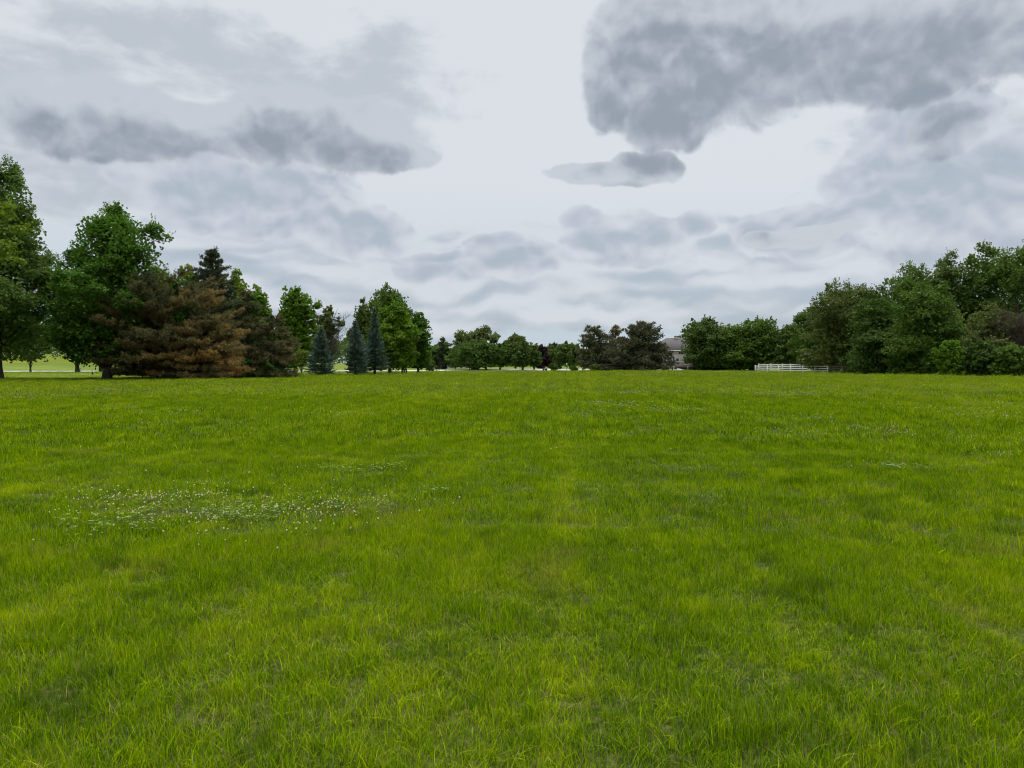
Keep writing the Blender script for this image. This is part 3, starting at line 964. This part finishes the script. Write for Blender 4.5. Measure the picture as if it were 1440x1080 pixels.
# left group
broadleaf('maple_tree', 'yellow-green maple branch hanging into the left edge above the lawn', -96, 252, 96, 396, 60, YELLOW, 101, 'round', .22, 17000, .6, 110, -90, .3, group=LT)
broadleaf('linden_tree', 'tallest grey-green leafy tree, cut off by the left edge', -8, 230, 96, 514, 79, SILVER, 102, 'dome', .23, 62000, .9, 330, -3, .42, group=LT, core=.2, crad=(.12, .22))
broadleaf('maple_tree', 'deep green broad maple with a thick bare trunk beside the brown pine', 162, 288, 90, 512, 80.5, MAPLE, 113, 'dome', .24, 52000, .7, 260, 151, .40, group=LT, core=.2, crad=(.13, .25))
for (px, tp, hw, r, lb, sd) in ((43, 440, 34, .16, 'thin trunked lawn tree standing before the path under the tall left tree', 121),
                               (109, 420, 42, .36, 'lawn tree beside the path with a white post at its trunk', 122),
                               (142, 425, 42, .33, 'thick trunked lawn tree just left of the deep green maple trunk', 123),
                               (163, 445, 34, .17, 'thin trunked lawn tree just right of the deep green maple trunk', 124)):
    broadleaf('lawn_tree', lb, px, tp, hw, 506, 152, DARK_LEAF, sd, 'round', .34, 9000, .4, 90, px, r, group=LAWN)
pine('pine_tree', 'wide sprawling pine with rusty brown needles in front of the maple', 220, 402, 104, 83, BROWN_PINE, 131, whorls=23, per=10, tint0=.05, tint1=.68, low=.05, dead=.12, rust=.6, up=.42,
     prof=([0, .08, .16, .26, .45, .62, .8, .92, 1], [.45, .60, .95, 1.12, 1.08, 1.0, .88, .74, .45]), tuft=.30, tw=.055, nn=11, sub=14, dens=1.3, group=LT)
pine('pine_tree', 'low orange-brown pine leaning out right of the sprawling rusty pine', 286, 444, 66, 82, BROWN_PINE, 132, whorls=14, per=9, tint0=.3, tint1=.9, rust=.3, low=.05, tuft=.30, tw=.055, nn=11, sub=12, dens=1.3, group=LT,
     prof=([0, .1, .3, .55, .75, .9, 1], [.8, .95, 1.05, 1, .75, .5, .2]))
pine('pine_tree', 'tall dark pine with a pointed open top rising behind the brown pines', 300, 355, 42, 94, DARK_PINE, 133, whorls=30, per=9, tint0=.25, tint1=.6, tuft=.40, tw=.08, sub=10, dens=1.25, group=LT, dead=.03,
     prof=([0, .2, .53, .74, .88, .95, 1], [1, 1, .90, .70, .42, .24, .10]), up=.3)
broadleaf('maple_tree', 'yellow-green tree top showing just left of the tall dark pine', 266, 374, 26, 500, 122, YELLOW, 134, 'tall', .3, 9000, .9, 90, group=LT)
broadleaf('maple_tree', 'pale yellow-green tree glowing right of the tall dark pine', 334, 380, 32, 505, 122, YELLOW, 135, 'ovate', .3, 13000, .9, 110, group=LT, airy=.15)
broadleaf('maple_tree', 'mid green tree behind the thin olive brown pine', 362, 402, 34, 510, 116, BRIGHT, 136, 'ovate', .3, 13000, .8, 110, group=LT)
pine('pine_tree', 'thin olive brown pine left of the bright green maple', 352, 410, 44, 91, DULL_PINE, 137, whorls=19, per=8, tint0=.0, tint1=.5, tuft=.40, tw=.08, sub=10, dens=1.1, group=LT, dead=.14)
pine('pine_tree', 'low brownish pine sprawling right toward the bright sapling', 389, 446, 38, 90, DULL_PINE, 138, whorls=14, per=8, tint0=.1, tint1=.65, tuft=.36, tw=.08, sub=10, dens=1.1, group=LT, dead=.1,
     prof=([0, .1, .3, .55, .75, .9, 1], [1, 1, .95, .85, .62, .4, .15]))
broadleaf('shrub', 'dark green bush under the brown pines', 318, 494, 36, 531, 87, DARK_LEAF, 139, 'dome', .24, 9000, .5, 90, cat='shrub')
broadleaf('shrub', 'dark olive bush at the foot of the thin olive pine', 372, 500, 34, 530, 90, DARK_LEAF, 140, 'dome', .24, 8000, .5, 90, cat='shrub')
broadleaf('maple_tree', 'bright green rounded maple behind the leftmost blue spruce', 415, 405, 36, 517, 119, BRIGHT, 141, 'round', .3, 18000, .7, 120, group=LT)
broadleaf('sapling', 'small lime green sapling left of the blue spruces', 424, 491, 13, 516, 108, YELLOW, 142, 'round', .2, 2200, .5, 40, 424, .06, cat='sapling')
spruce('blue_spruce', 'leftmost blue spruce, standing apart from the other two', 452, 459, 24, 108, BLUE, 151, group=SP)
spruce('blue_spruce', 'middle blue spruce, paler and broader than its neighbour', 500, 450, 21, 112, BLUE, 152, group=SP, base=.6)
spruce('blue_spruce', 'tallest blue spruce, in front of the round green maple', 527, 433, 20, 116, BLUE, 153, group=SP, base=.9)
t = broadleaf('half_bare_tree', 'half bare tree with brown dead branches and a green top', 464, 430, 23, 474, 136, OLIVE, 154, 'round', .32, 5200, 1.0, 60, group=LT, core=.02)
twigs(t, 'dead_branches', (0, 0), 3.2, 9.5, 1.0, 240, np.random.default_rng(5), BARE, .022)
broadleaf('maple_tree', 'tall dark green tree with pointed top shoots behind the round maple', 548, 402, 40, 515, 136, WOOD, 155, 'full', .32, 24000, 1.0, 170, group=LT)
broadleaf('maple_tree', 'grey-green tree between the middle and tallest blue spruces', 512, 421, 23, 515, 140, OLIVE, 156, 'tall', .32, 11000, 1.0, 90, group=LT)
broadleaf('maple_tree', 'round bright-edged maple standing right of the tallest blue spruce', 558, 425, 34, 519, 122, BRIGHT, 157, 'dome', .28, 24000, .6, 170, 566, .2, stems=3, group=LT)
broadleaf('maple_tree', 'dark green tree closing the right end of the left group', 588, 440, 20, 519, 140, MAPLE, 158, 'tall', .32, 14000, .7, 110, group=LT)
broadleaf('shrub', 'small pale green shrub at the right end of the left group', 605, 505, 9, 521, 150, OLIVE, 159, 'dome', .3, 1500, .6, 30, cat='shrub')

# far end
pine('far_pine', 'small dark pine far behind, just right of the left group', 622, 476, 10, 205, DARK_PINE, 201, whorls=10, per=6, tuft=.8, tw=.22, nn=5, sub=5, group=FAR)
broadleaf('far_tree', 'low dark green tree left of the round airy tree', 612, 490, 18, 516, 207, DARK_LEAF, 202, 'spread', .5, 3500, .5, 50, group=FAR)
broadleaf('far_tree', 'low dark green tree half behind the round airy tree', 640, 486, 18, 516, 205, DARK_LEAF, 203, 'spread', .5, 3500, .5, 50, group=FAR)
broadleaf('far_tree', 'round airy grey-green tree, tallest at the far end', 668, 459, 38, 514, 189, OLIVE, 204, 'full', .40, 12000, 1.3, 110, 660, .42, stems=4, group=FAR, airy=.25, core=.08)
broadleaf('far_tree', 'dark spreading tree in front of the round airy tree', 671, 478, 44, 517, 183, DARK_LEAF, 205, 'dome', .40, 13000, .6, 130, 678, .4, stems=3, group=FAR)
broadleaf('far_tree', 'olive tree rising behind the two small green maples', 725, 471, 19, 515, 216, OLIVE, 206, 'round', .5, 6500, .8, 70, group=FAR)
broadleaf('far_tree', 'small dark green maple left of the rounder green one', 708, 482, 17, 514, 186, DARK_LEAF, 207, 'round', .42, 6000, .5, 70, 703, .22, group=FAR)
broadleaf('far_tree', 'rounded green maple with a dark trunk before the pale road', 735, 479, 21, 514, 184, FARGREEN, 208, 'round', .40, 8500, .5, 90, 735, .26, group=FAR)
broadleaf('far_tree', 'small green tree tucked right of the rounded green maple', 751, 492, 12, 514, 186, DARK_LEAF, 209, 'round', .42, 2600, .4, 40, 751, .2, group=FAR)
broadleaf('far_tree', 'dark purple leaved tree at the far end', 762, 485, 12, 518, 207, PURPLE, 210, 'round', .48, 5500, .4, 60, group=FAR)
pine('far_pine', 'small dark pine top behind the purple tree', 781, 481, 9, 232, DARK_PINE, 211, whorls=9, per=6, tuft=.9, tw=.25, nn=5, sub=5, group=FAR)
broadleaf('far_tree', 'grey-green tree right behind the purple tree', 774, 484, 12, 517, 222, OLIVE, 212, 'round', .5, 4200, .5, 50, group=FAR)
broadleaf('far_tree', 'low yellow-green tree left of the old dark pines', 797, 481, 24, 513, 196, FARGREEN, 213, 'dome', .42, 8500, .7, 80, 801, .2, group=FAR, airy=.1)
broadleaf('shrub', 'clipped dark round bush in front of the yellow-green tree', 779, 511, 9, 522, 181, DARK_LEAF, 214, 'dome', .3, 1600, .1, 40, cat='shrub')
broadleaf('shrub', 'small dark bush before the pale road near the lamp post', 807, 515, 5, 521, 184, DARK_LEAF, 215, 'dome', .3, 600, .1, 20, cat='shrub')
pine('old_pine', 'leftmost old dark pine with an open top', 834, 461, 26, 184, GREY_PINE, 221, prof=([0, .1, .35, .6, .8, .92, 1], [1, 1, .95, .86, .70, .48, .2]), whorls=15, per=7, tuft=.70, tw=.19, nn=6, sub=7, group=FP, low=.08, dead=.05)
pine('old_pine', 'thin topped greyish pine between the two darker pines', 866, 458, 30, 186, DULL_PINE, 222, whorls=15, per=7, tuft=.66, tw=.17, nn=6, sub=7, group=FP, dead=.12)
pine('old_pine', 'broad dark brown pine left of the house', 903, 455, 36, 182, GREY_PINE, 223, prof=([0, .1, .35, .6, .8, .92, 1], [1, 1, .95, .86, .70, .48, .2]), whorls=17, per=9, tuft=.70, tw=.19, nn=6, sub=8, group=FP, dead=.04)
pine('old_pine', 'low straggling brown pine partly in front of the house', 931, 482, 24, 180, GREY_PINE, 224, whorls=11, per=7, tuft=.64, tw=.16, nn=5, sub=6, group=FP, dead=.18)
pine('old_pine', 'low dull pine filling the gap between the old pines', 876, 477, 46, 180, GREY_PINE, 225, whorls=11, per=8, tuft=.66, tw=.18, nn=6, sub=7, group=FP, low=.04,
     prof=([0, .1, .3, .55, .75, .9, 1], [1, 1, .95, .85, .62, .4, .15]))
broadleaf('shrub', 'low olive green shrub at the left foot of the old pines', 838, 511, 12, 522, 178, OLIVE, 226, 'dome', .32, 1800, .3, 40, cat='shrub')

# right of the house and the wood
broadleaf('leafy_tree', 'light green round tree right beside the house', 993, 446, 31, 518, 190, FARGREEN, 301, 'round', .40, 14000, .7, 130, group=RT)
broadleaf('leafy_tree', 'dark tree with a loose branch reaching over the house roof', 976, 448, 20, 512, 196, DARK_LEAF, 302, 'round', .42, 5000, .9, 60, group=RT, airy=.2)
for i, (px, hw, tp, sd, lb) in enumerate(((1000, 24, 503, 303, 'dark bush added as shade below the light green round tree'), (1030, 26, 500, 304, 'dark bush added as shade left of the white fence'),
                                     (1068, 28, 498, 305, 'dark bush added as shade behind the left end of the white fence'), (1112, 30, 496, 306, 'dark bush added as shade behind the middle of the white fence'))):
    broadleaf('shade_bush', lb, px, tp, hw, 521, 197 if i < 2 else 192, DARK_LEAF, sd, 'dome', .42, 6000, .3, 70, cat='bush', group='dark bushes added for the shade under the crowns')  # added bushes that stand in for the dark shade under the crowns
broadleaf('leafy_tree', 'dark rounded tree next after the light green round tree', 1035, 456, 30, 519, 186, WOOD, 307, 'round', .42, 11000, .8, 110, group=RT)
broadleaf('leafy_tree', 'airy topped tree behind the left half of the white fence', 1070, 447, 34, 519, 184, WOOD, 308, 'round', .42, 14000, 1.0, 130, group=RT, airy=.12)
broadleaf('leafy_tree', 'low mid green tree behind the right half of the white fence', 1118, 452, 32, 520, 178, FARGREEN, 309, 'dome', .42, 13000, .7, 120, group=RT)
broadleaf('leafy_tree', 'dark tree above the right end of the white fence', 1148, 430, 34, 520, 162, WOOD, 310, 'round', .38, 15000, .8, 130, group=RT)
broadleaf('leafy_tree', 'rounded olive green tree leading the wood at its left end', 1188, 397, 58, 522, 142, OLIVE, 311, 'full', .32, 28000, 1.0, 190, group=RT)
broadleaf('leafy_tree', 'dark green narrow tree just right of the olive green one', 1233, 404, 45, 526, 124, DARK_LEAF, 312, 'dome', .28, 26000, .6, 170, group=RT)
broadleaf('leafy_tree', 'taller tree with pointed shoots behind the dark narrow tree', 1280, 371, 54, 520, 138, WOOD, 313, 'full', .32, 24000, 1.1, 170, group=RT)
broadleaf('leafy_tree', 'light green crown in the middle of the wood skyline', 1330, 356, 62, 520, 137, FARGREEN, 314, 'full', .32, 26000, 1.1, 180, group=RT)
broadleaf('leafy_tree', 'crown second from the right on the wood skyline', 1385, 343, 62, 520, 134, WOOD, 315, 'full', .32, 26000, 1.1, 180, group=RT)
broadleaf('leafy_tree', 'tallest tree of the wood, cut off by the right edge', 1446, 328, 64, 520, 126, WOOD, 316, 'full', .30, 28000, 1.1, 180, group=RT)
broadleaf('leafy_tree', 'fresh green lower tree standing out in front of the wood', 1302, 398, 52, 527, 116, WOOD, 317, 'dome', .28, 28000, .8, 190, group=RT, crad=(.18, .32))
broadleaf('leafy_tree', 'dull brownish green tree in front at the right edge', 1395, 428, 42, 528, 108, OLIVE, 318, 'dome', .26, 20000, .9, 150, group=RT)
broadleaf('leafy_tree', 'dark tree reaching past the right edge of the photo', 1462, 440, 46, 528, 106, DARK_LEAF, 319, 'dome', .26, 16000, .7, 130, group=RT)
t = root('bare_shrub', 'leafless brown shrub near the right edge among green trees', 'shrub', (at(1432, 103.5), 103.5, 0), group=SH)
twigs(t, 'twig', (0, 0), 4.0, 9.0, .3, 300, np.random.default_rng(8), BARE_DARK, .018)
broadleaf('shrub', 'bright green leafy shrub standing before the dark wood', 1337, 479, 21, 530, 104, BRIGHT, 321, 'dome', .24, 9000, .9, 80, cat='shrub', group=SH)
broadleaf('shrub', 'dark green shrub right of the bright leafy shrub', 1378, 478, 30, 530, 103, DARK_LEAF, 322, 'dome', .24, 9000, .6, 90, cat='shrub', group=SH)
broadleaf('shrub', 'mid green shrub at the right edge of the meadow', 1424, 484, 30, 531, 100, WOOD, 323, 'dome', .24, 9000, .7, 90, cat='shrub', group=SH)
broadleaf('shrub', 'dark shrub behind the dark timber rails', 1215, 492, 34, 527, 130, DARK_LEAF, 324, 'dome', .28, 8000, .6, 90, cat='shrub', group=SH)
broadleaf('shrub', 'dark shrub between the timber rails and the bright shrub', 1282, 494, 38, 528, 117, DARK_LEAF, 325, 'dome', .26, 9000, .6, 90, cat='shrub', group=SH)
broadleaf('shrub', 'pale leaved shrub at the end of the white fence', 1165, 486, 28, 522, 150, OLIVE, 326, 'dome', .3, 7000, .8, 80, cat='shrub', group=SH)


def woodland():
    """the unbroken wood far beyond everything, one mass"""
    rg = np.random.default_rng(61)
    mb = MB(); n = 60000
    px = rg.uniform(-500, 1900, n); dd = rg.uniform(330, 420, n)
    top = np.interp(px, [-500, 300, 560, 620, 660, 800, 900, 1100, 1900], [440, 470, 480, 489, 492, 490, 486, 470, 430]) + 3 * np.sin(px * .11) + 2.5 * np.sin(px * .29 + 1) + 2 * np.sin(px * .53 + dd)
    h = (HOR - top) / FPX * dd + CAM_H
    x = at(px, dd); z = gz(x, dd); f = rg.uniform(0, 1, n) ** .7
    P = np.stack([x, dd, z + f * np.maximum(h - z, 1)], 1)
    N = unit(rg.normal(0, .6, (n, 3)) + [0, -.5, .6]); T = rg.normal(0, 1, (n, 3))
    mb.quads(P, T, N, rg.uniform(1.2, 2.2, n), rg.uniform(.8, 1.5, n), np.clip(rg.normal(.5, .2, n), 0, 1))
    tag(put_obj('distant_wood', mb, DARK_LEAF), 'unbroken dark green wood far beyond the meadow', 'wood', kind='stuff')


woodland()

# ------------------------------------------------------------------ path, fences, house, small things
def plain(name, c, rough=.7, spec=.3, scale=8.0, var=.12, bump=0.0):
    m = new_mat(name)
    f = noise(position(), scale, 4, .6)
    a = tuple(v * (1 - var) for v in c); b = tuple(min(v * (1 + var), .9) for v in c)
    return finish(m, principled(ramp(f, [(.3, a), (.7, b)]), rough, spec, f if bump else None, bump, .02))


CONCRETE = plain('pale_concrete', (.52, .50, .46), .9, .2, 1.5)
WHITE = plain('white_vinyl', (.80, .80, .79), .4, .4, 3, .04)
OLDWOOD = plain('weathered_timber', (.10, .085, .075), .9, .1, 5, .35)
SIDING = plain('cream_siding', (.40, .38, .34), .7, .3, 3, .05)
STONE = plain('tan_stone', (.36, .32, .27), .9, .2, 4, .3)
SHINGLE = plain('grey_shingle', (.115, .110, .115), .95, .1, 9, .45, .6)
TRIM = plain('white_trim', (.80, .80, .78), .5, .3, 3, .04)
GLASS = plain('dark_window_glass', (.03, .035, .04), .08, .6, 2, .1)
DECK = plain('grey_deck_board', (.22, .20, .19), .8, .2, 6, .2)
BLACK = plain('black_metal', (.03, .03, .032), .5, .4, 6, .1)
BLUEP = plain('navy_plastic', (.03, .05, .16), .4, .4, 6, .1)
RUBBER = plain('black_rubber', (.025, .025, .025), .9, .1, 6, .1)
GLOBE = plain('milky_globe', (.72, .72, .70), .3, .5, 4, .03)

# the concrete path along the left lawn, widening to the road at the far end
pp = [(-420, 159), (40, 159), (210, 160), (420, 166), (560, 174), (640, 181), (720, 186), (830, 190), (960, 194)]
pw_ = [3.2, 3.2, 3.2, 3.2, 4.0, 6.0, 8.0, 8.0, 8.0]
pth = MB(); Vl = []
for t in np.linspace(0, len(pp) - 1, 90):
    i = min(int(t), len(pp) - 2); f = t - i
    d = pp[i][1] * (1 - f) + pp[i + 1][1] * f; px = pp[i][0] * (1 - f) + pp[i + 1][0] * f; w = pw_[i] * (1 - f) + pw_[i + 1] * f
    x = at(px, d)
    lift = np.interp(px, [200, 560, 700], [.18, .12, .30])
    Vl += [(x, d - w / 2, float(gz(x, d - w / 2)) + .05), (x, d + w / 2, float(gz(x, d + w / 2)) + .05 + lift)]
k = np.arange(89)[:, None] * 2
pth.add(Vl, 4, (k + np.array([[0, 2, 3, 1]])).ravel())
sk = [(x, y, z - .8) for (x, y, z) in Vl]
pth.add([v for pr in zip(Vl, sk) for v in pr], 4, np.concatenate([np.array([[4 * i, 4 * i + 1, 4 * i + 5, 4 * i + 4], [4 * i + 2, 4 * i + 6, 4 * i + 7, 4 * i + 3]]).ravel() for i in range(89)]))
tag(put_obj('path', pth, CONCRETE), kind='structure')


def rail_fence(name, label, stations, h, mat, rails, post_w, rail_h, skip=()):
    """posts at the given (photograph column, distance) stations with rails between them"""
    x0, y0 = at(stations[0][0], stations[0][1]), stations[0][1]
    rt = root(name, label, 'fence', (x0, y0, float(gz(x0, y0))))
    P = []
    for (px, d) in stations:
        x = at(px, d); P.append(np.array([x - x0, d - y0, float(gz(x, d)) - float(gz(x0, y0))]))
    for p in P:
        m = MB(); m.box(p + [-post_w / 2, -post_w / 2, -.1], p + [post_w / 2, post_w / 2, h])
        c = p + [0, 0, h]; w = post_w * .68
        m.add([c + [-w, -w, 0], c + [w, -w, 0], c + [w, w, 0], c + [-w, w, 0], c + [-w, -w, .03], c + [w, -w, .03], c + [w, w, .03], c + [-w, w, .03], c + [0, 0, .11]],
              3, [0, 1, 4, 1, 5, 4, 1, 2, 5, 2, 6, 5, 2, 3, 6, 3, 7, 6, 3, 0, 7, 0, 4, 7, 4, 5, 8, 5, 6, 8, 6, 7, 8, 7, 4, 8, 0, 2, 1, 0, 3, 2])
        put_obj('post', m, mat, rt)
    for f in rails:
        for a, b in zip(P[:-1], P[1:]):
            u = (b - a) / np.linalg.norm(b - a) * post_w * .5
            m = MB(); m.obox(a + [0, 0, h * f] + u, b + [0, 0, h * f] - u, .05, rail_h)
            put_obj('rail', m, mat, rt)
    return rt


rail_fence('rail_fence', 'nearer run of white rail fence ending at an open left corner post', [(px, np.interp(px, [1062, 1168], [160, 140])) for px in (1062, 1079, 1095, 1112, 1129, 1146, 1164)], 1.28, WHITE, (.30, .60, .92), .15, .17)
rail_fence('rail_fence', 'farther run of white rail fence standing taller behind the nearer run', [(px, np.interp(px, [1066, 1160], [176, 158])) for px in (1067, 1084, 1100, 1111, 1125, 1141, 1158)], 1.62, WHITE, (.38, .64, .93), .15, .17)
rail_fence('timber_fence', 'dark weathered timber rail fence running on under the trees', [(px, np.interp(px, [1164, 1320], [139.5, 113])) for px in (1167, 1184, 1203, 1223, 1244, 1266, 1290)], 1.25, OLDWOOD, (.30, .60, .92), .13, .13)


def house():
    d = 204.0
    x0 = at(962, d); z0 = float(gz(x0, d))
    rt = root('house', 'cream house with grey shingle roof and rear deck behind the pines', 'house', (x0, d, z0))
    ez, rz_ = zat(493, d) - z0, zat(474.5, d) - z0
    W2, D = 8.2, 11.0
    m = MB(); m.box((-W2, 0, -.2), (W2, D, ez)); put_obj('wall', m, SIDING, rt)
    m = MB(); m.box((-W2 - .02, -.03, -.15), (W2 + .02, .4, 1.0)); put_obj('stone_base', m, STONE, rt)
    e = .5
    A = [(-W2 - e, -e, ez), (W2 + e, -e, ez), (W2 + e, D + e, ez), (-W2 - e, D + e, ez), (-W2 + 4.6, D / 2, rz_), (W2 - 4.6, D / 2, rz_)]
    A = [(x, y, z + .02) for x, y, z in A] + [(x, y, z - .16) for x, y, z in A[:4]]
    m = MB(); m.add(A, 4, [0, 1, 5, 4, 2, 3, 4, 5, 6, 7, 1, 0, 7, 8, 2, 1, 8, 9, 3, 2, 9, 6, 0, 3, 6, 9, 8, 7])
    m.add(A, 3, [1, 2, 5, 3, 0, 4])
    rf = put_obj('roof', m, SHINGLE, rt)
    m = MB(); m.box((-1.4, D / 2 - .5, rz_ - 1.0), (-.4, D / 2 + .5, rz_ + .5)); m.box((-1.5, D / 2 - .6, rz_ + .5), (-.3, D / 2 + .6, rz_ + .62)); put_obj('chimney', m, STONE, rf)
    m = MB(); m.box((-W2 - e, -e - .1, ez - .14), (W2 + e, -e - .003, ez + .06)); put_obj('gutter', m, TRIM, rf)
    for (wx, wz, ww, wh) in ((-6, 1.5, 1.3, 1.4), (-3, 1.5, 1.6, 1.4), (.2, 1.4, 1.0, 2.0), (2.6, 1.4, 1.6, 2.0), (5.8, 1.5, 1.3, 1.4), (-5, 4.0, 1.2, 1.3), (-1.5, 4.0, 1.2, 1.3), (2.2, 4.0, 1.2, 1.3), (5.6, 4.0, 1.2, 1.3)):
        if wz + wh > ez - .2: wh = ez - .25 - wz
        if wh < .4: continue
        m = MB(); m.box((wx, -.06, wz), (wx + ww, -.005, wz + wh)); w = put_obj('window', m, GLASS, rt)
        m = MB()
        for a, b in (((wx - .1, wz - .1), (wx, wz + wh + .1)), ((wx + ww, wz - .1), (wx + ww + .1, wz + wh + .1)), ((wx, wz - .1), (wx + ww, wz)), ((wx, wz + wh), (wx + ww, wz + wh + .1)), ((wx + ww / 2 - .03, wz), (wx + ww / 2 + .03, wz + wh))):
            m.box((a[0], -.09, a[1]), (b[0], -.007, b[1]))
        put_obj('window_frame', m, TRIM, w)
    m = MB(); m.box((-3.5, -3.6, .95), (6.2, -.1, 1.12)); dk = put_obj('deck', m, DECK, rt)
    for px_ in (-3.4, .2, 3.4, 6.1):
        m = MB(); m.box((px_ - .1, -3.55, -.1), (px_ + .1, -3.35, .95)); put_obj('deck_post', m, TRIM, dk)
    m = MB(); m.box((-3.5, -3.58, 2.0), (6.2, -3.48, 2.1)); m.box((-3.5, -3.56, 1.2), (6.2, -3.5, 1.27))
    for px_ in np.arange(-3.45, 6.2, .42): m.box((px_ - .03, -3.55, 1.27), (px_ + .03, -3.51, 2.0))
    put_obj('railing', m, TRIM, dk)
    for px_ in (3.0, 6.0):
        m = MB(); m.box((px_ - .16, -3.3, 1.12), (px_ + .16, -2.98, 3.3)); put_obj('porch_column', m, TRIM, rt)
    m = MB(); m.box((2.6, -3.5, 3.3), (6.4, -.1, 3.55)); put_obj('porch_beam', m, TRIM, rt)
    return rt


house()


def garage():
    d = 226.0; x0 = at(634, d); z0 = float(gz(x0, d))
    rt = root('garage', 'long low pale building glimpsed under the far trees', 'building', (x0, d, z0))
    h = zat(513.5, d) - z0
    m = MB(); m.box((-4.6, 0, -.2), (4.6, 5, h)); put_obj('wall', m, plain('pale_pink_render', (.58, .50, .47), .8, .2, 3, .06), rt)
    m = MB(); m.add([(-5, -.4, h), (5, -.4, h), (5, 5.4, h), (-5, 5.4, h), (-5, 2.5, h + 1.2), (5, 2.5, h + 1.2)], 4, [0, 1, 5, 4, 2, 3, 4, 5, 0, 3, 2, 1]); m.add([(-5, -.4, h), (-5, 5.4, h), (-5, 2.5, h + 1.2), (5, -.4, h), (5, 5.4, h), (5, 2.5, h + 1.2)], 3, [0, 2, 1, 3, 4, 5]); put_obj('roof', m, SHINGLE, rt)
    for a in (-3.9, -.9, 2.1):
        m = MB(); m.box((a, -.05, 0), (a + 2.2, -.004, h * .82)); put_obj('door', m, TRIM, rt)


garage()


def utility_cart():
    d = 180.0; x0 = at(766, d); rt = root('utility_cart', 'small navy and white cart beside the clipped round bush', 'cart', (x0, d, float(gz(x0, d))))
    m = MB(); m.box((-.48, -.3, .28), (.48, .3, .55)); m.box((-.48, -.3, .55), (-.1, .3, .72)); put_obj('body', m, BLUEP, rt)
    m = MB(); m.box((-.08, -.26, .552), (.14, .26, .66)); m.box((.1, -.26, .66), (.16, .26, .98)); put_obj('seat', m, WHITE, rt)
    m = MB(); m.tube([(-.2, 0, .72), (-.1, 0, .9)], .02, 6); m.tube([(-.1 + .0, .14 * math.cos(a), .9 + .10 * math.sin(a)) for a in np.linspace(0, 6.28, 13)], .015, 5); put_obj('steering_wheel', m, BLACK, rt)
    for (x, y, r) in ((-.34, -.34, .17), (-.34, .34, .17), (.32, -.36, .24), (.32, .36, .24)):
        m = MB(); m.tube([(x, y - .08, r), (x, y + .08, r)], r, 16); m.add([(x + r * math.cos(a), y - .08, r + r * math.sin(a)) for a in np.arange(16) * math.pi / 8], 16, np.arange(16)); w = put_obj('wheel', m, RUBBER, rt)


utility_cart()


def lamp_post():
    d = 181.5; x0 = at(797, d); rt = root('lamp_post', 'short dark garden lamp post with a pale globe before the road', 'lamp post', (x0, d, float(gz(x0, d))))
    m = MB(); m.tube([(0, 0, -.1), (0, 0, .12), (0, 0, .13), (0, 0, 1.35)], [.12, .12, .06, .05], 10); m.tube([(0, 0, 1.35), (0, 0, 1.40)], [.10, .10], 10); put_obj('post', m, BLACK, rt)
    m = MB(); a = np.linspace(-1.45, 1.45, 9); m.tube([(0, 0, 1.56 + .17 * math.sin(q)) for q in a], [.17 * math.cos(q) for q in a], 12); put_obj('globe', m, GLOBE, rt, True)


lamp_post()


def white_post():
    d = 150.5; x0 = at(113.3, d); rt = root('marker_post', 'short white marker post right of a lawn tree trunk', 'post', (x0, d, float(gz(x0, d))))
    m = MB(); m.tube([(0, 0, -.1), (0, 0, .95), (0, 0, 1.0)], [.09, .09, .05], 10); put_obj('post', m, WHITE, rt)
    m = MB(); m.tube([(0, 0, .70), (0, 0, .78)], [.094, .094], 10); put_obj('band', m, BLUEP, rt)


white_post()
